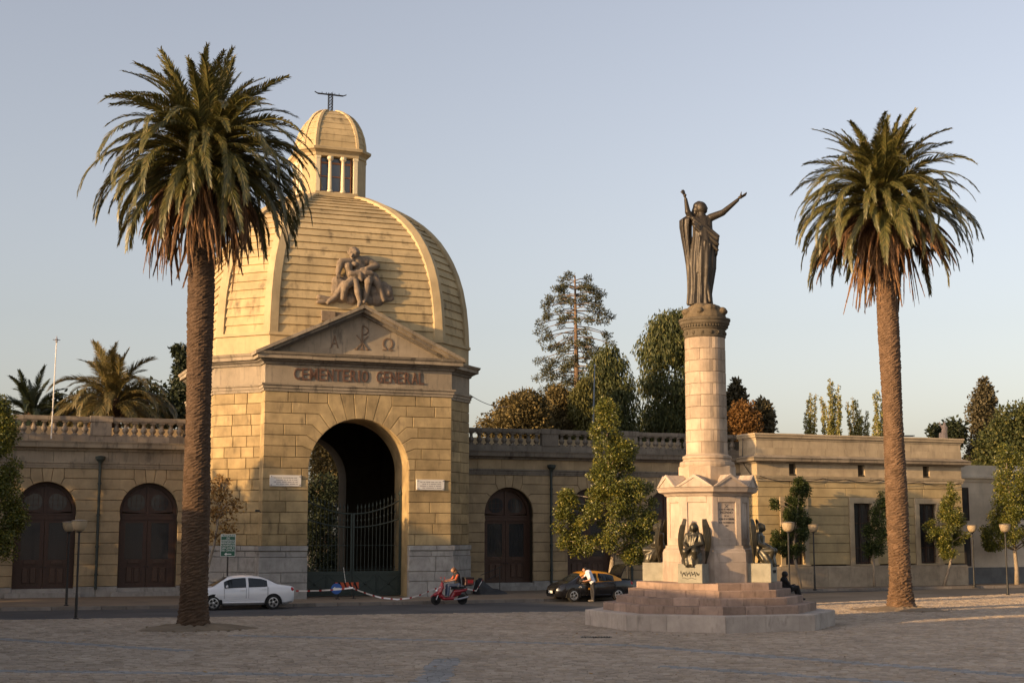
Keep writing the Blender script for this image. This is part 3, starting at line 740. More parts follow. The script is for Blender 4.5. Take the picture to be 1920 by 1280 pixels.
# ------------------------------------------------------------------ wings
WY = 6.1
WR = [6.62, 6.09, 5.545, 5.0, 4.455, 3.91, 3.365, 2.82, 2.275, 1.73, 1.185, .64]
WEL = [(.82, 6.09), (1.33, 5.545)]
def make_door(parent, cx, y):
    R, zc, zb = 1.47, 4.43, .55
    m = MB(); n = 18; t = .16
    for k in range(n):
        a, b = math.pi * k / n, math.pi * (k + 1) / n; q = []
        for yy in (y, y + .12):
            for rr, an in ((R, a), (R, b), (R - t, b), (R - t, a)): q.append((cx + rr * math.cos(an), yy, zc + rr * math.sin(an)))
        m.add(q, [(0, 1, 2, 3), (7, 6, 5, 4), (3, 2, 6, 7)])
    for s in (-1, 1): m.box(*sorted((cx + s * R, cx + s * (R - t))), y, y + .12, zb, zc)
    m.box(cx - R + t, cx + R - t, y - .03, y + .14, 4.02, 4.34); m.box(cx - .07, cx + .07, y - .01, y + .12, 4.34, zc + R - t + .02)
    m.box(cx - R + t, cx + R - t, y - .06, y + .0, 4.24, 4.3)
    d = obj('door', m, M_WOOD, parent)
    fr = R - t - .02
    for s in (-1, 1):
        # fanlight pane + bars
        arc = [(cx + s * .07, 4.34)] + [(cx + s * max(.07, fr * math.cos(a)), zc + fr * math.sin(a)) for a in [math.pi / 2 * k / 8 for k in range(9)]]
        obj('fanlight_panel', MB().slab(arc, y + .05, y + .08), M_WOOD, d)
        rx, rz_, cxx, czz = .44, .42, cx + s * .60, zc + .48
        pts = [(cxx + rx * math.copysign(abs(math.cos(a)) ** .8, math.cos(a)), czz + rz_ * math.copysign(abs(math.sin(a)) ** .8, math.sin(a)) * (1 if s * math.cos(a) < .1 or math.sin(a) < 0 else .8)) for a in [2 * math.pi * k / 20 for k in range(20)]]
        obj('fanlight_pane', MB().slab(pts, y + .035, y + .055), M_GLS, d)
        g_ = MB()
        for q in (-.25, 0, .25): g_.box(cxx + q - .012, cxx + q + .012, y + .02, y + .035, czz - .34, czz + .34)
        for q in (-.18, .1): g_.box(cxx - .38, cxx + .38, y + .02, y + .035, czz + q, czz + q + .022)
        obj('muntin', g_, M_WOOD, d)
        a, b = sorted((cx + s * .01, cx + s * (R - t)))
        st = .2
        l = MB(); l.box(a, a + st, y + .02, y + .09, zb, 4.02).box(b - st, b, y + .02, y + .09, zb, 4.02).box(a + st, b - st, y + .02, y + .09, 3.86, 4.02).box(a + st, b - st, y + .02, y + .09, 1.72, 2.0).box(a + st, b - st, y + .02, y + .09, zb, .72)
        l.box(a + st, b - st, y + .05, y + .08, .72, 1.72); obj('door_leaf', l, M_WOOD, d)
        mid = (a + b) / 2
        obj('door_pane', MB().box(a + st, b - st, y + .055, y + .065, 2.0, 3.86), M_GLS, d)
        g_ = MB(); k = 0
        while a + st + .1 * k < b - st: g_.box(a + st + .1 * k, a + st + .1 * k + .012, y + .04, y + .05, 2.0, 3.86); k += 1
        for k in range(14): g_.box(a + st, b - st, y + .042, y + .052, 2.05 + .13 * k, 2.062 + .13 * k)
        obj('door_grille', g_, M_BLK, d)
        for q in (-1, 1): obj('door_panel', MB().slab(rect(mid + q * .19 - .15, mid + q * .19 + .15, .82, 1.58), y + .005, y + .05, .03), M_WOOD2, d)
        obj('door_panel', MB().slab([(mid - .3, 1.78), (mid + .3, 1.78), (mid + .3, 1.92), (mid + .12, 2.0), (mid - .12, 2.0), (mid - .3, 1.92)], y - .005, y + .03, .02), M_WOOD2, d)
        obj('door_handle', MB().ball((cx + s * .1, y - .02, 1.62), .035, n=8), M_BLK, d)
BALUSTER = None
def baluster_mesh():
    mb = MB(); h = .69; mb.box(-.12, .12, -.12, .12, 0, .06)
    prof = [(.10, .06), (.07, .10), (.09, .15), (.135, .24), (.13, .31), (.085, .42), (.065, .5), (.09, .55), (.065, .58), (.10, .63)]
    mb.lathe(prof, 10); mb.box(-.12, .12, -.12, .12, .63, h); return mb.mesh('baluster')
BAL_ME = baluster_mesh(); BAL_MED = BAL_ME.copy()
def wing(name, label, xa, xb, doors, piers, bal_bays, mc, mbal, bme, detail_from=None, strips=()):
    wg = fthing(name, label, 'building', (xa + xb) / 2, WY)
    core = MB(); core.box(xa, xb, WY + 1.2, 15.5, 0, 8.0); core.box(xa, xb, WY + .2, WY + 1.2, 6.6, 8.0)
    core.box(xa, xb, 13.6, 14.0, 8.0, 9.25)
    obj('rear_mass', core, M_ASHW, wg)
    for cx in doors:
        l, r = cx - 2.55, cx + 2.55
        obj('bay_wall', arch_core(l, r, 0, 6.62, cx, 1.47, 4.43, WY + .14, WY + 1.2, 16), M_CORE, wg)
        arch_blocks(wg, M_ASHW, cx, 1.47, 4.43, 6.62, [.28], WEL, WR, l, r, 1.7, y=WY, dep=.15)
        make_door(wg, cx, WY + .55)
        obj('door_step', MB().box(cx - 1.8, cx + 1.8, WY - .32, WY + 1.1, .1, .36).box(cx - 1.47, cx + 1.47, WY - .05, WY + 1.1, .36, .55), M_PLI, wg)
        for s in (-1, 1):
            a, b = sorted((cx + s * 1.47, cx + s * 2.55)); block(wg, M_PLI, rect(a, b, .1, .64), WY - .08, WY + .15, .02, name='plinth_stone')
    for a, b in strips:
        for za, zb in zip(WR[1:], WR): block(wg, M_ASHW, rect(a, b, za if za < zb else zb, zb if za < zb else za), WY, WY + .3, .02)
        obj('bay_wall', MB().box(a, b, WY + .14, WY + 1.2, 0, 6.62), M_ASHW, wg); block(wg, M_PLI, rect(a, b, .1, .64), WY - .08, WY + .15, .02, name='plinth_stone')
    pth = [(xa, WY), (xb, WY)]
    sweep_stones(wg, 'architrave_stone', mc, pth, [(-.2, 6.62), (.05, 6.62), (.05, 6.72), (.08, 6.73), (.08, 6.84), (.13, 6.86), (.13, 6.95), (-.2, 6.95)], 2.2)
    sweep_stones(wg, 'frieze_stone', mc if mc is M_COR else M_ASHW, pth, [(-.2, 6.95), (.0, 6.95), (.0, 7.5), (-.2, 7.5)], 1.5)
    sweep_stones(wg, 'cornice_stone', M_CORD if mc is not M_COR else mc, pth, [(-.2, 7.5), (.1, 7.5), (.14, 7.6), (.38, 7.66), (.40, 7.84), (.46, 7.96), (-.2, 8.02)], 1.7, jit=.006)
    sweep_stones(wg, 'balustrade_base', mbal, pth, [(-.32, 8.0), (-.02, 8.0), (-.02, 8.32), (-.32, 8.32)], 1.8)
    sweep_stones(wg, 'balustrade_rail', mbal, pth, [(-.34, 9.02), (.0, 9.02), (.03, 9.08), (.03, 9.27), (-.37, 9.27)], 1.3, jit=.008)
    for px in piers:
        obj('balustrade_pier', MB().slab(rect(px - .52, px + .52, 8.3, 9.04), WY - .03, WY + .34, .02).slab(rect(px - .58, px + .58, 9.0, 9.31), WY - .07, WY + .4, .02), mbal, wg)
    bme.materials.clear(); bme.materials.append(mbal)
    for a, b in bal_bays:
        n = round((b - a) / .48)
        for k in range(n): obj('baluster', bme, None, wg, (a + (k + .5) * (b - a) / n, WY + .17, 8.33), scale=(1.25, 1.25, 1.0))
    return wg
lw = wing('arcaded_wing', 'long ochre wing left of the gatehouse with arched wooden doors and stone balustrade', -29.9, -6.9, (-9.55, -14.65, -19.75, -24.85), (-12.1, -17.2, -22.3),
          ((-16.66, -12.64), (-11.56, -6.95), (-21.7, -17.8)), M_COR, M_BAL, BAL_ME, strips=((-29.9, -27.4), (-7.0, -6.9)))
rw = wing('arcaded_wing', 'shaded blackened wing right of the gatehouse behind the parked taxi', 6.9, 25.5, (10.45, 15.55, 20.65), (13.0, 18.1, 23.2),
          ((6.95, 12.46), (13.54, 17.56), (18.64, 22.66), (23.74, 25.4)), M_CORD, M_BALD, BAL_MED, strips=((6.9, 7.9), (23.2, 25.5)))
def downpipe(wg, x):
    m = MB().tube([(x, WY - .12, .5), (x, WY - .12, 6.9)], .075, 10)
    for z in (1.2, 2.6, 4.2, 5.8): m.tube([(x, WY - .12, z), (x, WY - .12, z + .1)], .1, 10)
    m.lathe([(.09, 6.85), (.12, 6.95), (.24, 7.08), (.26, 7.22), (.2, 7.24)], 12, (x, WY - .18, 0)); m.box(x - .06, x + .06, WY - .16, WY + .02, 7.2, 7.26)
    obj('downpipe', m, M_PIPE, wg)
for x in (-12.1, -17.2): downpipe(lw, x)
for x in (13.0, 18.1): downpipe(rw, x)
# ------------------------------------------------------------------ right building
rb = fthing('corner_building', 'sunlit ochre single-storey building with tall grilled windows and solid parapet', 'building', 33, 4.1)
RY = 4.1; RX0, RX1 = 25.5, 40.4
WC = (28.0, 32.9, 37.72)
obj('wall_core', MB().box(RX0 + .15, RX1 - .15, RY + .45, 15, 0, 8.9), M_CORE, rb)
RR = [1.45] + [6.04 - .5525 * k for k in range(7, -1, -1)] + [6.42]
holes = [(c - .66 - .34, c + .66 + .34) for c in WC]
for za, zb in zip(RR, RR[1:]):
    x = RX0
    if zb <= 5.5: spans = [(RX0, holes[0][0]), (holes[0][1], holes[1][0]), (holes[1][1], holes[2][0]), (holes[2][1], RX1)]
    else: spans = [(RX0, RX1)]
    for a, b in spans:
        for p, q in cuts_between(a, b, 3.2): block(rb, M_RB, rect(p, q, za, zb), RY + random.uniform(0, .005), RY + .5, .022)
for za, zb in zip(RR, RR[1:]):
    loc, rz, ln = frame((RX0, 6.1), (RX0, RY)); block(rb, M_RB, rect(0, ln - .005, za, zb), .003, .15, .022, loc, rz)
for c in WC:
    w2 = .66
    wm = MB(); y = RY - .06
    wm.slab(rect(c - w2 - .33, c - w2, 1.45, 5.14), y, RY + .5, .015).slab(rect(c + w2, c + w2 + .33, 1.45, 5.14), y, RY + .5, .015).slab(rect(c - w2 - .33, c + w2 + .33, 5.14, 5.49), y, RY + .5, .015)
    wo = obj('window', wm, M_RBT, rb)
    obj('sill', MB().slab(rect(c - w2 - .38, c + w2 + .38, 1.37, 1.47), RY - .12, RY + .4, .01), M_RBT, wo)
    s = MB()
    for a, b in ((c - w2, c - .0), (c + .0, c + w2)):
        s.box(a + .0, a + .07, RY + .36, RY + .42, 1.5, 5.12).box(b - .07, b, RY + .36, RY + .42, 1.5, 5.12)
        for z in (1.5, 2.4, 3.9, 5.04): s.box(a + .07, b - .07, RY + .36, RY + .42, z, z + .08)
    obj('sash', s, M_WOOD, wo); obj('pane', MB().box(c - w2, c + w2, RY + .40, RY + .41, 1.5, 5.14), M_GLS, wo)
    gmb = MB()
    for k in range(9): gmb.tube([(c - w2 + .07 + k * .148, RY + .2, 1.48), (c - w2 + .07 + k * .148, RY + .2, 5.13)], .012, 5)
    for k in range(5): gmb.box(c - w2, c + w2, RY + .19, RY + .21, 1.9 + .7 * k, 1.93 + .7 * k)
    for k in range(8): gmb.box(c - w2, c + w2, RY + .195, RY + .205, 4.3 + .1 * k, 4.312 + .1 * k)
    obj('grille', gmb, M_BLK, wo)
RPATH = [(RX0, 6.1), (RX0, RY), (RX1, RY), (RX1, 15)]
sweep_stones(rb, 'plinth_stone', M_RBP, RPATH, [(-.5, .1), (.12, .1), (.12, 1.28), (.06, 1.38), (-.5, 1.38)], 2.3, only=(0, 1))
sweep_stones(rb, 'architrave_stone', M_RBT, RPATH, [(-.3, 6.42), (.06, 6.42), (.06, 6.55), (.1, 6.57), (.15, 6.72), (.0, 6.76), (-.3, 6.76)], 2.6, only=(1,))
ex = [RX0] + [v for c in WC for v in (c - .25, c + .25)] + [RX1]
for a, b in zip(ex[::2], ex[1::2]):
    for p, q in cuts_between(a, b, 2.2): block(rb, M_RBT, rect(p, q, 6.76, 7.48), RY + .01, RY + .5, .01, name='frieze_stone')
for c in WC: obj('vent_opening', MB().box(c - .25, c + .25, RY + .3, RY + .34, 6.76, 7.48).box(c - .25, c + .25, RY + .02, RY + .3, 6.76, 6.86), M_CORE, rb)
loc, rz, ln = frame((RX0, 6.1), (RX0, RY)); block(rb, M_RBT, rect(0, ln - .005, 6.76, 7.48), .01, .15, .01, loc, rz, 'frieze_stone')
sweep_stones(rb, 'cornice_stone', M_COR, RPATH, [(-.3, 7.48), (.1, 7.48), (.16, 7.56), (.42, 7.6), (.44, 7.74), (.5, 7.8), (-.02, 8.0), (-.3, 8.0)], 2.0, only=(1,))
for k, (za, zb) in enumerate(((7.98, 8.42), (8.42, 8.88))):
    sweep_stones(rb, 'parapet_stone', M_RBT, RPATH, [(-.4, za), (.02 - .02 * k, za), (.02 - .02 * k, zb - .004), (-.4, zb - .004)], 1.2, only=(0, 1))
sweep_stones(rb, 'coping_stone', M_RBT, RPATH, [(-.45, 8.88), (.03, 8.88), (.06, 8.98), (.14, 9.02), (.15, 9.12), (.2, 9.18), (.18, 9.27), (-.45, 9.29)], 1.7, only=(0, 1), jit=.005)
# cables slung along the string course
def cable(parent, pts, r=.02, name='cable'):
    P = []
    for (a, b) in zip(pts, pts[1:]):
        for k in range(6):
            t = k / 6; P.append((a[0] + (b[0] - a[0]) * t, a[1] + (b[1] - a[1]) * t, a[2] + (b[2] - a[2]) * t - .55 * abs(b[0] - a[0]) * .12 * math.sin(math.pi * t)))
    P.append(pts[-1]); return obj(name, MB().tube(P, r, 5), M_BLK, parent)
cable(rb, [(25.6, RY - .16, 6.7), (28.2, RY - .16, 6.5), (30, RY - .17, 6.62), (31.6, RY - .17, 6.58), (34, RY - .17, 6.6), (37, RY - .17, 6.5), (40.3, RY - .17, 6.5)])
cable(rb, [(25.38, 5.4, 9.2), (25.36, 5.5, 8.0), (25.3, 5.2, 7.4), (25.4, 4.6, 6.8), (25.6, RY - .16, 6.55)], .025)
# ------------------------------------------------------------------ pale low building
pb = fthing('pale_building', 'pale flat building with slate blue base beyond the corner building', 'building', 52, 5.6)
obj('wall_core', MB().box(40.45, 64, 5.75, 15, 0, 7.6), M_PALE, pb)
zz = [1.15] + [1.15 + .78 * k for k in range(1, 8)]
for a, b in zip(zz, zz[1:]):
    for p, q in ((40.42, 44.9), (44.9, 50), (50, 57), (57, 64)): block(pb, M_PALE, rect(p, q, a, b), 5.6, 5.8, .015)
sweep_stones(pb, 'dado', M_BLUE, [(40.45, 5.6), (64, 5.6)], [(-.1, .1), (.05, .1), (.05, 1.15), (-.1, 1.15)], 6)
sweep_stones(pb, 'cornice', M_PALE, [(40.45, 5.6), (64, 5.6)], [(-.2, 6.61), (.05, 6.61), (.1, 6.8), (.22, 6.85), (.22, 7.0), (.02, 7.05), (.02, 7.7), (-.2, 7.7)], 6)
for a, b, c, d in ((41.1, 42.0, 4.2, 6.2), (41.1, 42.0, 1.3, 3.2)):
    wo = obj('window', MB().box(a - .06, b + .06, 5.55, 5.62, c - .06, c).box(a - .06, a, 5.55, 5.62, c, d).box(b, b + .06, 5.55, 5.62, c, d).box(a - .06, b + .06, 5.55, 5.62, d, d + .06), M_WOOD, pb)
    obj('pane', MB().box(a, b, 5.57, 5.59, c, d), M_GLS, wo)
# ================================================================== MONUMENT
mon = thing('memorial_monument', 'octagonal pink stone memorial with stepped base and tall banded column', 'monument', MON, TH)
def octring(Rc): return [(Rc * math.cos(R_(-112.5 + 45 * k)), Rc * math.sin(R_(-112.5 + 45 * k))) for k in range(8)]
def ring_stones(parent, name, mat, Rc, prof, n, gap=.006, jit=0.0, faces=range(8)):
    P = octring(Rc); path = [P[-1]] + P + [P[0], P[1]]; S = sections(path, prof); res = []
    for e in range(1, 9):
        if (e - 1) not in faces: continue
        ln = (Vector(path[e+1]) - Vector(path[e])).length; off = random.uniform(-.2, .2) if n > 1 else 0
        cuts = [0.0] + [(k + off + random.uniform(-.12, .12)) / n for k in range(1, n)] + [1.0]
        for k in range(n):
            a = cuts[k] + (gap / ln if k else .0015); b = cuts[k+1] - (gap / ln if k < n - 1 else .0015); j = Vector((0, 0, random.uniform(-jit, jit)))
            res.append(obj(name, MB().loft([[S[e][i].lerp(S[e+1][i], t) + j for i in range(len(prof))] for t in (a, b)]), mat, parent))
    return res
def stepprof(z0, z1, d, c=.02): return [(-d, z0), (0, z0), (0, z1 - c), (-c, z1), (-d, z1)]
obj('rubble_core', MB().lathe([(4.3, -.05), (4.3, .5), (3.6, .52), (3.6, .78), (2.9, .8), (2.9, 1.28), (2.4, 1.3), (2.4, 1.55), (1.4, 1.56), (1.4, 5.0)], 8, (0, 0, 0), R_(22.5)), M_TIER, mon)
ring_stones(mon, 'tier_stone', M_TIER, 4.57, stepprof(-.05, .55, .95), 2, jit=.006)
for Rc, z0, z1, n in ((3.9, .54, .83, 3), (3.42, .82, 1.08, 3), (2.98, 1.07, 1.33, 2), (2.67, 1.32, 1.57, 2)): ring_stones(mon, 'step_stone', M_STEP, Rc, stepprof(z0, z1, .9 if Rc > 2.7 else 1.3), n, jit=.008)
ring_stones(mon, 'base_stone', M_MARB, 1.70, [(-.4, 1.56), (0, 1.56), (0, 2.28), (-.4, 2.28)], 1)
ring_stones(mon, 'base_stone', M_MARB, 1.69, [(-.4, 2.285), (0, 2.285), (0, 2.62), (-.03, 2.68), (-.03, 2.72), (-.1, 2.78), (-.1, 2.87), (-.4, 2.87)], 1)
Rs = 1.52; ap = Rs * math.cos(R_(22.5)); hwf = Rs * math.sin(R_(22.5))
obj('shaft', MB().lathe([(Rs - .045, 2.8), (Rs - .045, 4.7)], 8, (0, 0, 0), R_(22.5)), M_MARB, mon)
for k in range(8):
    rz = R_(45 * k)
    m = MB(); y = -ap
    m.slab(rect(-hwf, -hwf + .22, 2.87, 4.66), y, y + .1, .015).slab(rect(hwf - .22, hwf, 2.87, 4.66), y, y + .1, .015)
    m.slab(rect(-hwf + .22, hwf - .22, 4.42, 4.66), y, y + .1, .015).slab(rect(-hwf + .22, hwf - .22, 2.87, 3.14), y, y + .1, .015)
    obj('panel_frame', m, M_MARB, mon, rot=rz)
ring_stones(mon, 'cornice_stone', M_MARB, 1.55, [(-.5, 4.66), (.02, 4.66), (.08, 4.74), (.24, 4.80), (.27, 4.88), (.32, 4.96), (-.5, 4.98)], 1)
for k in range(8):
    rz = R_(45 * k); a = (1.55 + .3) * math.cos(R_(22.5)); hw = (1.55 + .3) * math.sin(R_(22.5)) - .004; rw_ = hw * .42
    zt = 5.42
    m = MB().add([(-hw, -a, 4.975), (hw, -a, 4.975), (0, -a, zt), (-rw_ * .9, -.85, 4.975), (rw_ * .9, -.85, 4.975), (0, -.80, zt)], [(0, 1, 2), (4, 3, 5), (1, 4, 5, 2), (3, 0, 2, 5), (0, 3, 4, 1)])
    go = obj('gable', m, M_MARB, mon, rot=rz)
    r = MB(); t = .075
    for s in (-1, 1):
        r.add([(s * hw, -a - .03, 4.985), (s * (hw - .13), -a - .03, 4.985), (0, -a - .03, zt - .10), (0, -a - .03, zt + .015), (s * hw, -a + .06, 4.985), (s * (hw - .13), -a + .06, 4.985), (0, -a + .06, zt - .10), (0, -a + .06, zt + .015)],
              [(0, 1, 2, 3), (0, 3, 7, 4), (1, 5, 6, 2)])
    obj('gable_rim', r, M_MARB, go)
ring_stones(mon, 'drum_stone', M_COLM, 1.06, [(-.5, 4.95), (0, 4.95), (0, 5.74), (-.02, 5.76), (-.5, 5.76)], 1)
zC0 = 6.22; zC1 = at(1318, 635, MON.y).z
obj('column_base', MB().lathe([(1.0, 5.74), (1.02, 5.82), (1.0, 5.92), (.9, 5.96), (.88, 6.02), (.92, 6.06), (.9, 6.14), (.8, 6.18), (.765, 6.23)], 32), M_COLM, mon, smooth=False)
obj('column_core', MB().lathe([(.725, 6.1), (.725, zC1 + .05)], 24), M_CORE, mon)
nC = 10; hC = (zC1 - zC0) / nC
def arcstone(a0, a1, z0, z1, ro, ri=.5, ch=.015, n=8):
    g = .007 / ro; a0 += g; a1 -= g; rings = []
    for k in range(n + 1):
        a = a0 + (a1 - a0) * k / n; c, s = math.cos(a), math.sin(a); e = ch if k in (0, n) else 0
        rings.append([(ri * c, ri * s, z0), ((ro - ch) * c, (ro - ch) * s, z0), ((ro - e) * c, (ro - e) * s, z0 + ch), ((ro - e) * c, (ro - e) * s, z1 - ch), ((ro - ch) * c, (ro - ch) * s, z1), (ri * c, ri * s, z1)])
    return MB().loft(rings)
for i in range(nC):
    z0 = zC0 + i * hC; ro = .768 - .012 * i / nC
    for k in range(5):
        a0 = 2 * math.pi * (k + .5 * (i % 2) + .13) / 5; obj('column_stone', arcstone(a0, a0 + 2 * math.pi / 5, z0 + .004, z0 + hC - .004, ro), M_COLM, mon)
zK = at(1318, 600, MON.y).z
d_ = zK - zC1
cap_ = obj('capital', autosmooth(obj('tmp', MB().lathe([(.77, zC1), (.79, zC1 + .04), (.77, zC1 + .07), (.77, zC1 + .42 * d_), (.82, zC1 + .46 * d_), (.82, zC1 + .52 * d_), (.88, zC1 + .66 * d_), (.93, zC1 + .72 * d_), (.94, zC1 + .86 * d_), (.97, zC1 + .9 * d_), (.97, zC1 + d_), (.9, zC1 + d_ + .02)], 40), M_CAPT)).data, M_CAPT, mon)
bpy.data.objects.remove(bpy.data.objects['tmp'])
me_r = MB().lathe([(.085, 0), (.09, .025), (.05, .03), (.045, .05), (.01, .055)], 10).mesh('rosette'); me_r.materials.append(M_CAPT)
for k in range(14):
    a = 2 * math.pi * k / 14; o = obj('rosette', me_r, None, cap_, (.765 * math.cos(a), .765 * math.sin(a), zC1 + .24 * d_), (0, math.pi / 2, a))
me_d = MB().box(-.02, .05, -.028, .028, 0, .09).mesh('dentil'); me_d.materials.append(M_CAPT)
for k in range(48):
    a = 2 * math.pi * k / 48; obj('dentil', me_d, None, cap_, (.83 * math.cos(a), .83 * math.sin(a), zC1 + .54 * d_), (0, 0, a))
zS = at(1318, 571, MON.y).z
# inscription
face = thing  # (kept short)
for z, s, h in ((4.02, 'A LAS VICTIMAS DEL', .058), (3.90, 'INCENDIO', .085), (3.79, 'DE LA', .055), (3.67, 'IGLESIA DE LA COMPAÑIA', .07), (3.55, '8 DE DICIEMBRE DE', .055), (3.44, '1863', .055)):
    me = text_mesh(s, h * 1.4, .004, .0012); wd = max(v.co.x for v in me.vertices) - min(v.co.x for v in me.vertices); k = min(1, .62 / wd) if len(s) > 12 else .9
    o = obj('inscription', me, M_BLK, mon, (0, -ap + .043, z + .12), (math.pi / 2, 0, 0)); o.scale = (k, 1, 1)
o = obj('inscription', MB().bar((-.07, 0, 0), (.07, 0, .13), .022, .008).bar((.07, 0, 0), (-.07, 0, .13), .022, .008).bar((-.05, 0, .15), (.05, 0, .15), .02, .008), M_BLK, mon, (0, -ap + .043, 4.22))
M_MOND = stone('rock_bronze', (.15, .115, .07), (.05, .042, .03), dirt=.6, orand=0, scale=3)
# ------------------------------------------------------------------ bronze figure
VA = -math.atan2(MON.x, MON.y)           # turn towards the viewpoint side of the square
vt = thing('bronze_statue', 'tall dark bronze robed woman with both arms raised, on top of the column', 'statue', (MON.x, MON.y, zK), VA)
u_ = 1 / 4.573 / 50.3 * 1.0
zf = zS - zK
KZ = (at(1318, 378, MON.y).z - zS) / ((1070 - 175) * u_)
def SV(zx, zy, y=0.0): return Vector(((zx / 4.573 - 58) / 50.3, y, zf + (1070 - zy) * u_ * KZ))
mb = MB(); random.seed(3)
mb.lathe([(.80, -.02), (.82, .08), (.74, zf * .5), (.6, zf * .85), (.3, zf * 1.02)], 20)
for k in range(22):
    a = random.uniform(0, 6.28); r = random.uniform(.45, .78); z = zf * (1.05 - r) * 1.25 + .05
    mb.ball((r * math.cos(a), r * math.sin(a), z), random.uniform(.1, .19), (1, 1, .8), 10)
rock = remesh('cloud_base', mb, .03, 3, M_MOND, vt)
mb = MB(); n = 64
rows = [(1075, 232, 112, .80), (1040, 232, 106, .8), (980, 236, 98, .8), (880, 248, 104, .8), (760, 258, 116, .78), (640, 266, 116, .76), (540, 272, 110, .74), (470, 268, 96, .74), (410, 264, 90, .72), (350, 262, 92, .62), (315, 262, 84, .55), (295, 258, 40, .6)]
rings = []
for zy, xc, hw, dp in rows:
    t = (1075 - zy) / 780; c = SV(xc, zy); r = hw * u_ * .93; ring = []
    for k in range(n):
        a = 2 * math.pi * k / n; f = 1 + (.085 * (1 - t) + .02) * math.sin(11 * a + 2.2 * t + .8 * math.sin(3 * t)) + .035 * math.sin(5 * a + 4 * t)
        ring.append((c.x + r * f * math.cos(a), r * dp * f * math.sin(a), c.z))
    rings.append(ring)
mb.loft(rings)
def CP(a, b, ra, rb): mb.cap(a, b, ra * u_, rb * u_)
# overskirt swag, cape, sash folds
for (x0, y0, x1, y1, r0, r1, dy) in ((185, 330, 392, 512, 20, 15, -.20), (190, 365, 392, 560, 18, 14, -.21), (200, 400, 388, 610, 17, 13, -.22), (215, 330, 398, 490, 18, 14, -.18), (240, 500, 215, 800, 15, 9, -.30), (285, 540, 255, 830, 14, 9, -.30), (325, 560, 300, 860, 14, 9, -.27),
                                   (250, 840, 243, 1050, 12, 16, -.29), (290, 850, 318, 1050, 12, 16, -.26), (205, 800, 180, 1055, 12, 16, -.22)):
    CP(SV(x0, y0, dy), SV(x1, y1, dy * .95), r0, r1)
rings = []
for zy, xc, hw in ((300, 150, 40), (330, 122, 54), (390, 118, 50), (480, 124, 44), (600, 138, 40), (740, 150, 36), (860, 152, 30), (960, 150, 28), (1062, 146, 32)):
    c = SV(xc, zy); ring = []
    for k in range(40):
        a = 2 * math.pi * k / 40; f = 1 + .13 * math.sin(6 * a + zy * .006) + .06 * math.sin(11 * a); ring.append((c.x + hw * u_ * f * math.cos(a), .10 + hw * 1.25 * u_ * f * math.sin(a), c.z))
    rings.append(ring)
mb.loft(rings)
CP(SV(385, 500, -.1), SV(370, 640, -.05), 22, 20)
# head turned to the right and up, with veil
Mh = Matrix.Rotation(R_(-20), 3, 'Y')
hc = SV(258, 232); mb.ball(hc, 55 * u_, (.92, .85, 1.12), 16, Mh)
CP(SV(256, 275), SV(258, 310), 32, 42)
mb.ball(SV(285, 262, -.02), 24 * u_, (1, .9, .8), 10); CP(SV(292, 218, -.01), SV(304, 236, -.01), 7, 10)
for (x0, y0, r) in ((222, 212, 40), (207, 245, 30), (236, 200, 36), (203, 272, 26)): mb.ball(SV(x0, y0, .08), r * u_, (1, 1.15, 1), 12)
CP(SV(212, 225, .12), SV(185, 300, .12), 32, 32)
for s in (-1, 1): mb.ball(SV(290, 222, s * .06), 7 * u_, n=8)
mb.ball(SV(298, 252, -.0), 10 * u_, (1, 1.4, .5), 8)
# arms
CP(SV(170, 320), SV(138, 268, -.1), 32, 27); CP(SV(138, 268, -.1), SV(122, 160, -.22), 25, 15); mb.ball(SV(115, 130, -.23), 19 * u_, (.8, .6, 1.1), 10)
for dx, dy, l, q in ((-28, -46, 8, 0), (-15, -52, 8, .03), (-4, -44, 8, .05), (-36, -30, 7, -.03), (14, -2, 7, -.05)): CP(SV(115, 128, -.23), SV(115 + dx * .5, 128 + dy * .5, -.25 + q), 8, 7); CP(SV(115 + dx * .5, 128 + dy * .5, -.25 + q), SV(115 + dx, 128 + dy, -.24 + q), 7, 4.5)
CP(SV(335, 318), SV(440, 282, -.08), 36, 29); CP(SV(440, 282, -.08), SV(570, 180, -.15), 28, 16); mb.ball(SV(593, 158, -.16), 18 * u_, (1.2, .6, .8), 10)
for dx, dy, q in ((58, -42, 0), (56, -30, .04), (48, -18, .06), (30, -8, .07), (12, -46, -.04)): CP(SV(593, 158, -.16), SV(593 + dx * .5, 158 + dy * .5, -.16 + q), 8, 7); CP(SV(593 + dx * .5, 158 + dy * .5, -.16 + q), SV(593 + dx, 158 + dy, -.18 + q), 7, 4.5)
fig = remesh('figure', mb, .020, 2, M_BRZ, vt)
obj('pendant_cross', MB().bar(SV(208, 380, -.46), SV(206, 428, -.44), .05, .04).bar(SV(192, 396, -.46), SV(226, 392, -.46), .05, .04), M_BLK, vt)
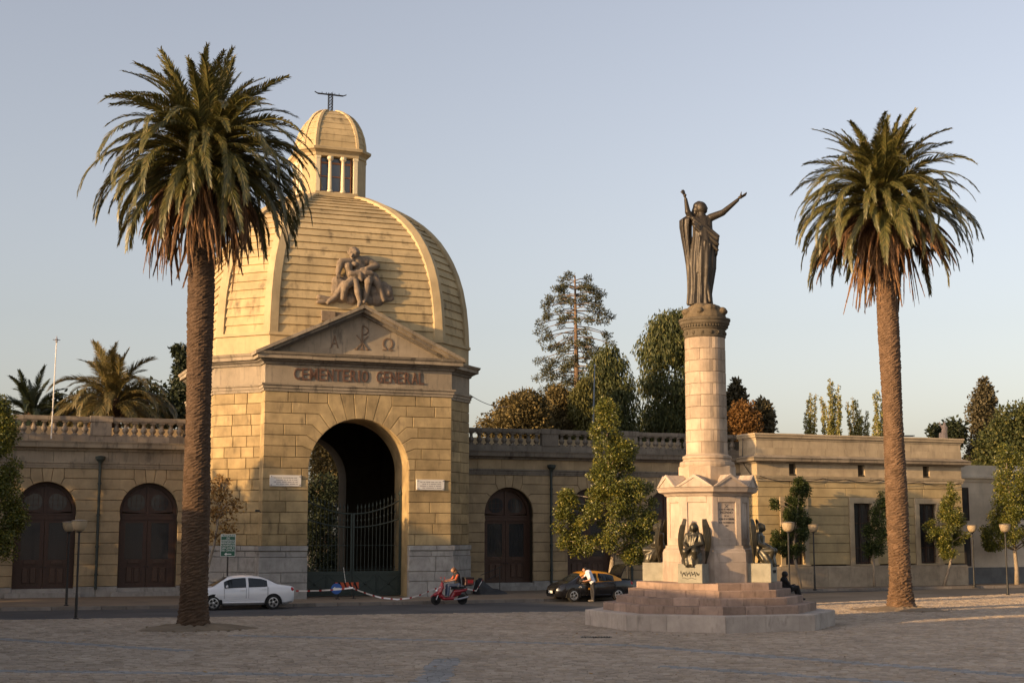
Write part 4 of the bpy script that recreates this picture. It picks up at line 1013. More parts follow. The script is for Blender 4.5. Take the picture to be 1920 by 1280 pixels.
# ------------------------------------------------------------------ seated angels
def angel_parts():
    mb = MB()
    # robe: lap and skirt falling over the block front
    rings = []; n = 40
    for z, y, hx, hy in ((-.16, -.40, .20, .12), (-.02, -.40, .33, .22), (.12, -.30, .36, .30), (.30, -.22, .34, .34), (.42, -.14, .30, .30), (.55, -.02, .24, .20), (.80, -.02, .235, .17), (1.0, .0, .255, .16), (1.09, 0, .2, .14)):
        ring = []
        for k in range(n):
            a = 2 * math.pi * k / n; f = 1 + .07 * math.sin(9 * a + z * 5) * (1.2 - z); ring.append((hx * f * math.cos(a), y + hy * f * math.sin(a), z))
        rings.append(ring)
    mb.loft(rings)
    for s in (-1, 1):
        mb.cap((s * .14, -.1, .42), (s * .17, -.52, .44), .15, .125); mb.cap((s * .17, -.52, .44), (s * .13, -.42, .02), .12, .09)
        mb.cap((s * .24, 0, 1.0), (s * .31, -.08, .70), .10, .085); 
    mb.cap((-.31, -.08, .70), (-.12, -.42, .56), .08, .055); mb.ball((-.10, -.46, .55), .06, (1, 1.3, .7), 8)
    mb.cap((.31, -.08, .70), (.02, -.40, .60), .08, .055); mb.ball((-.02, -.44, .58), .06, (1.3, 1, .7), 8)
    for k in range(4): mb.cap((-.14 + .04 * k, -.48, .55), (-.16 + .045 * k, -.56, .50), .02, .014, 8); mb.cap((-.04 + .03 * k, -.46, .57), (-.10 + .03 * k, -.52, .54), .018, .013, 8)
    mb.cap((0, -.01, 1.06), (.02, -.07, 1.18), .08, .075); Mx = Matrix.Rotation(R_(28), 3, 'X')
    mb.ball((.03, -.12, 1.27), .135, (.9, 1.0, 1.2), 14, Mx)
    mb.ball((.03, -.05, 1.30), .155, (1.0, 1, 1.05), 12); 
    for s in (-1, 1): mb.cap((.03 + s * .11, -.06, 1.30), (.03 + s * .14, -.02, 1.06), .065, .05); mb.ball((.03 + s * .05, -.235, 1.27), .018, n=6)
    mb.cap((.03, -.235, 1.26), (.03, -.262, 1.21), .018, .024, 8); mb.ball((.03, -.22, 1.155), .035, (1.2, .7, .5), 8)
    for x in (-.16, -.05, .06, .16): mb.cap((x, -.17, .98), (x * .5 - .05, -.20, .62), .03, .028, 8)
    for s in (-1, 1): mb.cap((s * .11, -.50, -.06), (s * .12, -.62, -.09), .05, .035)
    return mb
def wing_mesh(s):
    # long folded wing: outline in (t along, w across), curved out and back
    mb = MB(); rings = []; n = 22
    for k in range(n + 1):
        t = k / n; z = 1.58 - 1.72 * t; wdt = .05 + .30 * math.sin(math.pi * min(1, t * 1.15 + .08)) ** .8 * (1 - .55 * t)
        x = s * (.28 + .22 * math.sin(math.pi * (t * .8 + .12))); y = .16 - .10 * math.sin(math.pi * t)
        th = .03; ring = []
        prof = [(-wdt * .5, 0), (-wdt * .25, .03), (0, .045), (wdt * .3, .03), (wdt * .55, -.01)]
        for w_, b in prof: ring.append((x + s * (w_ * .8 + b), y + w_ * .6, z + .02 * math.sin(40 * w_)))
        for w_, b in prof[::-1]: ring.append((x + s * (w_ * .8 + b) - s * th * .6, y + w_ * .6 + th * .8, z))
        if s < 0: ring = ring[::-1]
        rings.append(ring)
    mb.loft(rings)
    for k in range(5):     # feather ridges
        pts = []
        for q in range(9):
            t = .12 + .1 * q; z = 1.58 - 1.72 * t; wdt = .05 + .30 * math.sin(math.pi * min(1, t * 1.15 + .08)) ** .8 * (1 - .55 * t)
            x = s * (.28 + .22 * math.sin(math.pi * (t * .8 + .12))); y = .16 - .10 * math.sin(math.pi * t); w_ = wdt * (-.4 + .2 * k)
            pts.append((x + s * (w_ * .8 + .02), y + w_ * .6 - .02, z))
        mb.tube(pts, .014, 5)
    return mb
LBL = ['bronze seated angel on the front block of the monument, head bowed', 'bronze seated angel on the right block of the monument, in profile', 'bronze seated angel on the rear block of the monument', 'bronze seated angel on the left block of the monument, seen from its wing side']
proto_angel = None
M_BLOCK = stone('green_grey_block', (.37, .355, .285), (.18, .18, .14), dirt=.35, orand=.05, scale=2)
ab = [MB().slab(rect(-.45, .45, 1.572, 2.24), -.42, .46, .015).mesh('angel_block')]; ab[0].materials.append(M_BLOCK)
for k in range(4):
    la = R_(-135 + 90 * k); d = Vector((math.cos(la), math.sin(la), 0)) * 2.0; rz = la + math.pi / 2
    o = obj('angel_block', ab[0], None, mon, d, rz)
    if k == 0:
        pts = [(-.34 + .68 * q / 60, -.425, 1.9 + .09 * math.sin(q * .95) * math.sin(q * .21 + 1) + .04 * math.sin(q * 2.3)) for q in range(61)]
        obj('graffiti', MB().tube(pts, .007, 4), M_BLK, o); obj('graffiti', MB().tube([(-.28 + .5 * q / 12, -.425, 1.74 + .02 * math.sin(q)) for q in range(13)], .006, 4), M_BLK, o)
    if k == 1: obj('graffiti', MB().tube([(-.2 + .5 * q / 30, -.425, 1.95 + .06 * math.sin(q * 1.1)) for q in range(31)], .007, 4), M_BLK, o)
    wp = Matrix.Translation(MON) @ Matrix.Rotation(TH, 4, 'Z') @ d
    if proto_angel is None:
        t = thing('bronze_angel', LBL[0], 'statue', (wp.x, wp.y, 2.24), TH + rz, 'bronze angels round the monument')
        remesh('figure', angel_parts(), .022, 3, M_BRZG, t, loc=(0, .12, 0))
        for s in (-1, 1): autosmooth(obj('wing', wing_mesh(s), M_BRZG, t, loc=(0, .1, 0)), 35)
        proto_angel = t
    else:
        t = copy_tree(proto_angel); t.location = (wp.x, wp.y, 2.24); t.rotation_euler = (0, 0, TH + rz); t['label'] = LBL[k]
# ------------------------------------------------------------------ stone group above the pediment
def fpl(px, py, y):
    n = Vector((math.sin(TH), -math.cos(TH), 0)); P = fw(0, y); r = ray(px, py); k = P.dot(n) / r.dot(n)
    w_ = Vector((r.x * k, r.y * k, H + r.z * k)); return FMI @ w_
sg = fthing('stone_statue_group', 'weathered stone group of seated mourning figures above the pediment', 'statue', 0, 1.1)
mb = MB(); U8 = .0036
def G(x, y, d=1.1):
    p = fpl(580 + x / 8, 450 + y / 8, d); return Vector((p.x, p.y, p.z))
def C8(x0, y0, r0, x1, y1, r1, d0=1.1, d1=None): mb.cap(G(x0, y0, d0), G(x1, y1, d1 if d1 is not None else d0), r0 * U8, r1 * U8)
random.seed(5)
mb.ball(G(672, 205, .95), 82 * U8, (.95, 1, 1.05), 16)
for k in range(26):
    a = random.uniform(0, 6.28); b = random.uniform(-.2, 1.4); q = Vector((math.cos(a) * math.cos(b), math.sin(a) * math.cos(b), math.sin(b))) * 76 * U8; mb.ball(G(668, 200, .97) + q, 24 * U8, n=8)
mb.ball(G(650, 250, .78), 26 * U8, n=8); C8(645, 215, 14, 632, 240, 18, .70)
C8(690, 270, 55, 720, 330, 70, 1.0); C8(735, 335, 105, 740, 480, 108, 1.15); C8(650, 330, 62, 840, 320, 78, 1.1)
C8(860, 310, 66, 1005, 385, 54, 1.1, 1.0); C8(1005, 390, 54, 850, 440, 40, 1.0, .75); mb.ball(G(830, 440, .74), 42 * U8, (1.2, .7, .8), 8)
C8(640, 320, 56, 480, 330, 55, .95, .85); C8(470, 340, 54, 430, 490, 42, .85, .8); mb.ball(G(430, 520, .78), 40 * U8, (.8, .7, 1.2), 8)
for k in range(4): C8(412 + 16 * k, 520, 11, 408 + 16 * k, 565, 8, .72)
for k in range(4): C8(800 + 14 * k, 420 + 8 * k, 10, 770 + 10 * k, 430 + 10 * k, 8, .68)
mb.ball(G(580, 400, .8), 62 * U8, n=12); C8(585, 400, 60, 600, 520, 48, .8)
mb.ball(G(680, 365, .78), 50 * U8, (1, .8, .8), 10)
C8(700, 530, 92, 850, 520, 96, .9); C8(620, 500, 40, 760, 520, 44, .66); C8(760, 520, 40, 780, 600, 30, .62); C8(830, 500, 50, 930, 500, 40, .7)
C8(700, 560, 78, 560, 680, 62, .9, .6); C8(540, 690, 58, 500, 870, 40, .6, .65); C8(520, 650, 46, 390, 850, 42, .75, .7); C8(390, 850, 42, 280, 940, 28, .7, .6)
C8(690, 620, 50, 730, 800, 48, .62, .5); C8(730, 800, 46, 760, 930, 34, .5, .5); C8(760, 930, 36, 740, 985, 26, .5, .36)
mb.ball(G(885, 630, .55), 62 * U8, n=12); C8(890, 560, 70, 880, 650, 58, .85, .6); C8(875, 680, 54, 840, 880, 40, .6, .62); C8(840, 890, 36, 820, 930, 28, .6, .45)
C8(960, 560, 80, 1040, 690, 62, .95, .75); C8(1040, 700, 58, 1115, 900, 36, .75, .7); C8(1110, 690, 70, 1170, 800, 80, 1.0, .9); C8(1190, 720, 50, 1230, 880, 40, .95, .9); C8(1140, 880, 70, 1200, 900, 50, .95)
C8(150, 860, 42, 280, 890, 44, .8); C8(130, 930, 26, 230, 930, 30, .7)
for (x, y, r, d) in ((430, 640, 100, 1.0), (420, 760, 110, 1.0), (470, 860, 110, 1.0), (650, 800, 140, 1.2), (760, 860, 130, 1.1), (950, 800, 140, 1.1), (1000, 900, 120, 1.0), (620, 900, 90, .95), (880, 910, 90, .95), (560, 620, 100, 1.15), (900, 600, 110, 1.25), (340, 900, 70, .95)): mb.ball(G(x, y, d), r * U8, (1.1, .9, 1), 10)
remesh('figures', mb, .028, 1, M_STAT, sg)
# ================================================================== VEGETATION
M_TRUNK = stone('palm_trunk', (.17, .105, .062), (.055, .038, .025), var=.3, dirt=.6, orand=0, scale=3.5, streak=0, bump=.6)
M_TRUNKD = stone('dark_palm_trunk', (.105, .066, .040), (.04, .028, .02), var=.3, dirt=.6, orand=0, scale=3.5, streak=0, bump=.6)  # darker copy of the trunk stone: shade on the left trunk put into the colour
M_BARK = stone('tree_bark', (.20, .16, .12), (.08, .065, .05), dirt=.5, orand=.1, scale=4, bump=.5)
M_BARKP = stone('pale_bark', (.34, .28, .21), (.13, .11, .085), dirt=.5, orand=.1, scale=4, bump=.4)
M_FROND = leaf('palm_frond', (.055, .060, .016), (.135, .122, .034), (.20, .155, .05), .22, .42, .1, .55)
M_FROND2 = leaf('palm_frond_dark', (.022, .034, .016), (.05, .062, .026), None, .18, .45, spec=.5)
M_FRONDG = leaf('palm_frond_golden', (.07, .065, .02), (.17, .135, .045), (.24, .17, .06), .25, .45, .15, .5)  # golden sunlight put into the frond colour
M_DEAD = leaf('dead_frond', (.075, .04, .02), (.20, .105, .048), (.32, .18, .08), .15, .7, .2)
def frond_mesh(L, e0, bend, seed, wd=.55, nl=105, droop=0.0, vee=.35, tilt=50, wl=.036):
    rnd = random.Random(seed); N_ = 16; P = [Vector((0, 0, 0))]; A = []
    for k in range(N_ + 1):
        s = k / N_; a = max(e0 - bend * s ** 1.35, -89); A.append(R_(a))
        if k: P.append(P[-1] + Vector((math.cos((A[k] + A[k-1]) / 2), 0, math.sin((A[k] + A[k-1]) / 2))) * (L / N_))
    def pt(s):
        x = s * N_; i = min(int(x), N_ - 1); f = x - i; return P[i].lerp(P[i+1], f), A[i] + (A[i+1] - A[i]) * f
    mb = MB(); mb.tube([p + Vector((0, .02 * math.sin(k), 0)) for k, p in enumerate(P)], [.05 * (1 - .85 * k / N_) for k in range(N_ + 1)], 5)
    for side in (-1, 1):
        for k in range(nl):
            s = .10 + .89 * (k + rnd.random() * .6) / nl; p, a = pt(s)
            t = Vector((math.cos(a), 0, math.sin(a))); nrm = Vector((-math.sin(a), 0, math.cos(a))); sd = Vector((0, side, 0))
            l = wd * (.35 + .65 * math.sin(math.pi * min(.97, .12 + .9 * s))) * rnd.uniform(.8, 1.12)
            if s < .2: l *= .55
            tl = R_(tilt - 22 * s + rnd.uniform(-7, 7)); v = vee + rnd.uniform(-.25, .25)
            d = (t * math.cos(tl) + (sd * math.cos(v) + nrm * math.sin(v)) * math.sin(tl)).normalized()
            d = (d + Vector((0, 0, -1)) * (droop + rnd.uniform(0, .12))).normalized()
            w = (t - d * t.dot(d)).normalized() * wl * .5
            q = p + d * l; m_ = p + d * l * .55 + Vector((0, 0, .015)); q = q + Vector((0, 0, -.10 * l))
            mb.add([p - w * .7, p + w * .7, m_ + w, q + w * .12, q - w * .12, m_ - w], [(0, 1, 2, 5), (5, 2, 3, 4)])
    return mb.mesh('frond')
def palm(name, label, base, h, top_shift, rb, rm, L, n_live, n_dead, seed, mat, knob=.0, group=None, trunk=True, deadL=3.4, emin=-62, wd=.55):
    rnd = random.Random(seed)
    t = thing(name, label, 'palm tree', base, 0, group)
    nz, na = int(h / .055), 30; V = []; Fs = []
    for i in range(nz + 1):
        z = h * i / nz; f = z / h
        r = rm + (rb - rm) * math.exp(-z / .75) + .06 * math.exp(-((f - .97) / .06) ** 2)
        r *= 1 + .05 * math.sin(z * .8 + seed)
        cx, cy = top_shift * f ** 1.5, 0
        for k in range(na):
            a = 2 * math.pi * k / na
            sp = z / .145 + .55 * math.sin(3 * a + 1.7 * z + seed) + .4 * math.sin(7 * a - 2.9 * z) + .3 * math.sin(5 * a + .61 * z * z % 6.28)
            saw = (sp % 1.0)
            amp = .05 + knob * .04 * max(0, 1 - z / 5.5)
            rr = r + amp * (saw - .5) + rnd.gauss(0, .006 + knob * .012 * max(0, 1 - z / 5.5))
            V.append((cx + rr * math.cos(a), cy + rr * math.sin(a), z))
    for i in range(nz):
        for k in range(na): k2 = (k + 1) % na; Fs.append((i*na + k, i*na + k2, (i+1)*na + k2, (i+1)*na + k))
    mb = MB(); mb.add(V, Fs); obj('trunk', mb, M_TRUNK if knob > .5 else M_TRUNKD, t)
    classes = [(86, 34), (76, 66), (66, 92), (55, 108), (44, 116), (33, 116), (22, 110), (11, 100), (0, 90), (-14, 76)]
    classes = [c for c in classes if c[0] >= emin]
    cm = []
    for ci, (e, b) in enumerate(classes):
        row = []
        for q in range(3):
            me = frond_mesh(L * (.8 if e > 60 else (.92 if e > 40 else (1.0 if e > 8 else .9))) * rnd.uniform(.93, 1.06), e, b, seed * 100 + ci * 7 + q, wd * (1 if e > -30 else .8), droop=.04 if e > 50 else .28); me.materials.append(mat); row.append(me)
        cm.append(row)
    # live fronds by golden angle, old ones hang lower
    for k in range(n_live):
        f = (k + .5) / n_live; ci = min(len(classes) - 1, int((f ** 1.0) * len(classes))); az = k * 2.39996 + rnd.uniform(-.2, .2)
        me = rnd.choice(cm[ci]); r0 = .16 + .2 * f
        o = obj('frond', me, None, t, (top_shift + r0 * math.cos(az), r0 * math.sin(az), h - .05 - .75 * f + rnd.uniform(-.1, .1)), (rnd.uniform(-.35, .35), rnd.uniform(-.13, .13), az)); s = rnd.uniform(.8, 1.08); o.scale = (s, s, s)
    dm = []
    for q in range(7):
        me = frond_mesh(deadL * rnd.uniform(.8, 1.1), rnd.choice((-8, -22, -38, -55)), rnd.choice((95, 80, 66)), seed * 55 + q, .36, 64, droop=.9, vee=-.2, tilt=38, wl=.03); me.materials.append(M_DEAD); dm.append(me)
    for k in range(n_dead):
        az = k * 2.39996 + rnd.uniform(-.3, .3); r0 = .38
        o = obj('dead_frond', rnd.choice(dm), None, t, (top_shift + r0 * math.cos(az), r0 * math.sin(az), h - .75 - rnd.uniform(0, .7)), (rnd.uniform(-.3, .3), rnd.uniform(-.1, .1), az)); s = rnd.uniform(.8, 1.1); o.scale = (s, s, s)
    return t
zt = at(372, 282, PALM_L.y).z
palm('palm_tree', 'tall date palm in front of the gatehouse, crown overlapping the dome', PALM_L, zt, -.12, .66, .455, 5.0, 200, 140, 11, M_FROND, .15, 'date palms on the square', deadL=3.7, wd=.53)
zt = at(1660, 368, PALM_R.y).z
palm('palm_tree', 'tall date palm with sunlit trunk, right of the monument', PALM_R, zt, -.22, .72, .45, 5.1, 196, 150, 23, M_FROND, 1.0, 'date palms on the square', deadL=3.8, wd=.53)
b = at(214, 745, 97); palm('feather_palm', 'golden feathery palm rising behind the left balustrade', (b.x, 97, 0), b.z, 0, .5, .4, 5.0, 84, 16, 31, M_FRONDG, 0, 'palms behind the left wing', wd=.85)
b = at(60, 772, 99); palm('feather_palm', 'small dark stiff palm behind the left balustrade', (b.x, 99, 0), b.z, 0, .5, .4, 3.9, 60, 0, 37, M_FROND2, 0, 'palms behind the left wing', emin=-20)

# ---- broadleaf and conifer trees
L_ST = leaf('street_tree_leaf', (.055, .066, .010), (.135, .15, .028), (.26, .225, .04), .3, .45, .16, .5)  # yellow-green of sunlit leaves put into the colour
L_STD = leaf('dark_tree_leaf', (.025, .04, .012), (.06, .08, .022), None, .3, .5)  # darkened street tree leaf: the monument's shade put into the colour
L_DRY = leaf('dry_leaf', (.13, .065, .02), (.30, .17, .05), (.38, .24, .08), .35, .6, .2)
L_PEP = leaf('pepper_leaf', (.035, .046, .015), (.09, .10, .03), (.14, .13, .038), .25, .6, .1)
L_PEPY = leaf('yellow_pepper_leaf', (.06, .062, .016), (.13, .12, .03), None, .25, .6)
L_BRN = leaf('brown_conifer_leaf', (.065, .052, .019), (.165, .125, .045), None, .2, .7)
L_ORG = leaf('orange_leaf', (.12, .06, .018), (.23, .12, .035), None, .25, .7)
L_BUN = leaf('bunya_leaf', (.05, .046, .024), (.12, .10, .052), None, .15, .6)
L_BUNG = leaf('bunya_green_leaf', (.032, .038, .018), (.085, .085, .04), None, .15, .6)
L_POP = leaf('poplar_leaf', (.15, .15, .04), (.32, .30, .09), (.42, .38, .13), .35, .5, .15)
L_GDN = leaf('shaded_garden_leaf', (.010, .017, .007), (.026, .036, .013), None, .1, .7)  # shade of the garden behind the arch put into the leaf colour
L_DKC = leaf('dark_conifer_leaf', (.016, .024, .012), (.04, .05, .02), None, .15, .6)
def leafcards(C, Rr, count, size, rnd, asp=.6, droop=0.0):
    """C:(n,3) clump centres, Rr:(n,) radii -> leaf quads"""
    C = np.asarray(C); Rr = np.asarray(Rr); wgt = Rr ** 2; idx = rnd.choice(len(C), count, p=wgt / wgt.sum())
    d = rnd.normal(size=(count, 3)); d /= np.linalg.norm(d, axis=1)[:, None]; r = rnd.uniform(0, 1, count) ** .45
    P = C[idx] + d * (r * Rr[idx])[:, None] * np.array([1, 1, .85])
    t = rnd.normal(size=(count, 3)) + d * .6
    if droop: t = t * (1 - droop) + np.array([0, 0, -1.0]) * 2.2 * droop
    t /= np.linalg.norm(t, axis=1)[:, None]
    w = np.cross(t, rnd.normal(size=(count, 3))); w /= np.linalg.norm(w, axis=1)[:, None] + 1e-9
    s = size * rnd.uniform(.6, 1.3, count)[:, None]; a = t * s; b = w * s * asp * .5
    return np.stack([P, P + a * .45 + b, P + a, P + a * .45 - b], axis=1)
def outline_clumps(out, Y, n, cr, rnd, depth=.8, fill=.35):
    """clumps filling the solid whose side view is the outline [(py, xl, xr)] at distance Y"""
    rows = [(at((a + b) / 2, py, Y), abs(at(b, py, Y).x - at(a, py, Y).x) / 2) for py, a, b in out]
    rows.sort(key=lambda q: q[0].z); zs = np.array([q[0].z for q in rows]); xs = np.array([q[0].x for q in rows]); ws = np.array([q[1] for q in rows])
    C = []; Rr = []
    zz = rnd.uniform(zs[0], zs[-1], n * 4); wv = np.interp(zz, zs, ws); keep = rnd.uniform(0, ws.max(), n * 4) < wv + .25 * ws.max(); zz = zz[keep][:n]
    for z in zz:
        w_ = np.interp(z, zs, ws); xc = np.interp(z, zs, xs); a = rnd.uniform(0, 2 * math.pi); r = cr * rnd.uniform(.55, 1.25)
        q = (rnd.uniform(fill, 1) ** .6) * max(.05, w_ - r * .55)
        C.append((xc + q * math.cos(a), Y + q * math.sin(a) * depth, z)); Rr.append(min(r, max(.25, w_ * .9)))
    return np.array(C), np.array(Rr), (xs, zs, ws)
def tree(name, label, out, Y, base, tr, mat, bark, n=40, cr=.7, leaves=9000, size=.2, seed=1, group=None, droop=0.0, asp=.6, limbs=14, cat='tree', depth=.8, extra=None):
    rnd = np.random.default_rng(seed); C, Rr, (xs, zs, ws) = outline_clumps(out, Y, n, cr, rnd, depth)
    if extra is not None:
        C2, R2, _ = outline_clumps(extra, Y, max(6, n // 4), cr * .8, rnd, depth); C = np.concatenate([C, C2]); Rr = np.concatenate([Rr, R2])
    t = thing(name, label, cat, (base[0], base[1], 0), 0, group); B = Vector((base[0], base[1], 0))
    top = Vector((float(xs[-1]), Y, float(zs[-1]) - .15 * (zs[-1] - zs[0]))); bot = Vector((float(np.interp(zs[0] + .1 * (zs[-1] - zs[0]), zs, xs)), Y, float(zs[0])))
    pts = [Vector((0, 0, -.05)), (bot - B) * .5 + Vector((.04, 0, 0)), bot - B, bot.lerp(top, .5) - B, top - B]
    tk = obj('trunk', MB().tube(pts, [tr * 1.35, tr, tr * .85, tr * .5, tr * .12], 9), bark, t, smooth=True)
    for i in rnd.choice(len(C), min(limbs, len(C)), replace=False):
        c = Vector(C[i]) - B; f = max(0.02, min(.9, (c.z - pts[2].z) / max(.1, pts[4].z - pts[2].z) - .12)); s = pts[2].lerp(pts[3], f * 2) if f < .5 else pts[3].lerp(pts[4], f * 2 - 1)
        m_ = s.lerp(c, .5) + Vector((0, 0, .12 * (c - s).length)); r = tr * .4
        obj('limb', MB().tube([s, m_, c], [r, r * .6, r * .2], 5), bark, t, smooth=True)
    V = leafcards(C, Rr, leaves, size, rnd, asp, droop) - np.array([B.x, B.y, 0])
    obj('crown', quads('crown', V), mat, t)
    return t
def fx(x, y): p = fw(x, y); return (p.x, p.y)
SG = 'young street trees along the sidewalk'
b = fx(13.1, -1.2)
tree('street_tree', 'large bushy street tree behind the parked taxi, sunlit leaves', [(748, 1126, 1148), (770, 1112, 1160), (800, 1102, 1176), (840, 1100, 1190), (880, 1098, 1203), (915, 1092, 1225), (940, 1090, 1244), (985, 1070, 1244), (1015, 1060, 1238), (1045, 1078, 1218)], b[1], b, .15, L_ST, M_BARKP, 120, .5, 40000, .13, 2, SG, limbs=26, extra=[(925, 1050, 1080), (955, 1040, 1092), (990, 1038, 1100), (1025, 1045, 1095)])
b = fx(-17.6, -2.4)
tree('street_tree', 'street tree cut by the left edge of the view', [(748, -40, 6), (780, -50, 26), (830, -60, 42), (880, -60, 38), (920, -60, 38), (960, -60, 44), (1000, -60, 46), (1036, -50, 28)], b[1], b, .14, L_ST, M_BARKP, 80, .58, 30000, .125, 3, SG)
b = fx(-8.2, -1.5)
tree('dry_tree', 'half-bare dry tree with orange leaves against the gatehouse corner', [(893, 405, 432), (910, 392, 442), (940, 380, 456), (970, 376, 460), (1000, 378, 440), (1020, 376, 405)], b[1], b, .07, L_DRY, M_BARKP, 46, .3, 1300, .15, 4, limbs=30)
b = fx(27.6, 2.9)
tree('street_tree', 'dark slim street tree right behind the monument', [(896, 1492, 1506), (920, 1480, 1520), (950, 1468, 1516), (990, 1464, 1520), (1020, 1455, 1520), (1036, 1458, 1502)], b[1], b, .09, L_STD, M_BARKP, 52, .42, 16000, .12, 5, SG, extra=[(932, 1446, 1458), (960, 1438, 1466), (1000, 1438, 1470), (1032, 1448, 1476)])
b = fx(32.7, 2.9)
tree('street_tree', 'small thin street tree just left of the sunlit palm trunk', [(925, 1646, 1660), (950, 1632, 1668), (990, 1620, 1668), (1020, 1614, 1662), (1040, 1620, 1650)], b[1], b, .075, L_STD, M_BARKP, 28, .42, 7000, .12, 6, SG)
b = fx(37.7, 2.9)
tree('street_tree', 'golden-green street tree with leaning trunk before the last window', [(908, 1777, 1786), (930, 1770, 1796), (960, 1762, 1806), (1000, 1752, 1816), (1020, 1752, 1816), (1040, 1766, 1808)], b[1], b, .085, L_ST, M_BARKP, 44, .42, 13000, .12, 7, SG, extra=[(975, 1740, 1752), (995, 1728, 1764), (1015, 1730, 1764)])
b = fx(43.6, 3.2)
tree('street_tree', 'large street tree at the right edge of the view', [(838, 1872, 1900), (870, 1862, 1935), (910, 1855, 1950), (950, 1858, 1960), (985, 1850, 1962), (1010, 1842, 1962), (1035, 1856, 1950)], b[1], b, .13, L_ST, M_BARKP, 80, .58, 28000, .13, 8, SG, extra=[(990, 1838, 1862), (1012, 1838, 1866), (1030, 1850, 1870)])
# trees beyond the wings
BG = 'trees beyond the cemetery wall'
def bgtree(name, label, out, Y, mat, n, cr, leaves, size, seed, **k):
    xm = at((out[-1][1] + out[-1][2]) / 2, 900, Y).x; return tree(name, label, out, Y, (xm, Y), k.pop('tr', .3), mat, k.pop('bark', M_BARK), n, cr, leaves, size, seed, BG, **k)
bgtree('pepper_tree', 'rounded drooping pepper tree beside the bunya pine', [(655, 1128, 1166), (680, 1106, 1186), (720, 1094, 1196), (780, 1084, 1202), (840, 1078, 1206)], 112, L_PEP, 80, 1.3, 24000, .36, 11, droop=.6, asp=.3)
bgtree('pepper_tree', 'tall dark pepper tree directly behind the column', [(592, 1236, 1292), (620, 1206, 1325), (660, 1190, 1340), (720, 1192, 1345), (800, 1188, 1350), (840, 1188, 1350)], 117, L_PEP, 130, 1.5, 38000, .38, 12, droop=.6, asp=.3)
bgtree('pepper_tree', 'yellow-green drooping tree at the foot of the bunya pine', [(715, 1082, 1112), (745, 1070, 1120), (780, 1068, 1120), (840, 1066, 1120)], 108, L_PEPY, 45, 1.0, 12000, .32, 13, droop=.6, asp=.3)
bgtree('cypress', 'broad brown cypress just right of the gatehouse', [(738, 982, 1004), (755, 948, 1022), (775, 915, 1034), (795, 900, 1042), (830, 894, 1046)], 106, L_BRN, 85, 1.1, 22000, .24, 14)
bgtree('cypress', 'tawny feathery tree between cypress and bunya pine', [(728, 1030, 1058), (760, 1014, 1080), (800, 1006, 1090), (835, 1000, 1094)], 110, L_BRN, 55, 1.0, 16000, .24, 15, droop=.35)
bgtree('conifer', 'grey-brown conical conifer right of the column', [(712, 1374, 1386), (740, 1362, 1398), (770, 1358, 1402), (820, 1352, 1410)], 122, L_BUN, 40, 1.1, 5000, .4, 16)
bgtree('orange_tree', 'rounded rust-orange tree right of the column', [(760, 1378, 1412), (780, 1366, 1424), (800, 1366, 1428), (825, 1368, 1428)], 116, L_ORG, 40, .9, 9000, .22, 17)
bgtree('conifer', 'dark brown bushy tree behind the parapet corner', [(752, 1418, 1438), (775, 1408, 1450), (800, 1408, 1452), (828, 1408, 1450)], 119, L_BUN, 30, .9, 4000, .36, 18)
bgtree('conifer', 'tall slender rusty conifer near the right edge', [(707, 1838, 1850), (730, 1828, 1862), (760, 1818, 1868), (800, 1815, 1875), (870, 1812, 1878)], 128, L_BUN, 90, 1.1, 18000, .27, 19)
bgtree('broadleaf_tree', 'dark green tree mass above the pale building', [(762, 1902, 1940), (785, 1872, 1965), (815, 1850, 1970), (850, 1820, 1970), (885, 1812, 1970)], 122, L_PEP, 95, 1.5, 22000, .3, 20)
bgtree('umbrella_tree', 'flat-topped dark tree behind the parapet end', [(797, 1758, 1800), (808, 1742, 1815), (818, 1744, 1815), (834, 1770, 1800)], 125, L_DKC, 30, .8, 3500, .34, 21)
bgtree('cedar', 'dark cedar peeking out behind the left palm trunk', [(652, 326, 346), (664, 312, 356), (676, 330, 352), (712, 322, 370), (745, 305, 400), (790, 285, 400)], 104, L_DKC, 70, .8, 9000, .3, 22)
bgtree('shrub', 'dark hedge mass below the golden palm', [(735, 268, 330), (755, 120, 330), (775, 20, 335), (800, 10, 340)], 104, L_DKC, 70, .9, 7000, .36, 23)
bgtree('garden_tree', 'rust-brown tree seen through the gate arch', [(800, 590, 640), (830, 575, 655), (870, 572, 660), (905, 570, 660), (930, 570, 655)], 104, L_BRN, 60, .9, 14000, .2, 24)
bgtree('garden_tree', 'green garden tree seen low through the gate arch', [(900, 576, 648), (950, 568, 655), (1020, 566, 655), (1090, 570, 650)], 99, L_GDN, 60, .9, 16000, .2, 25)
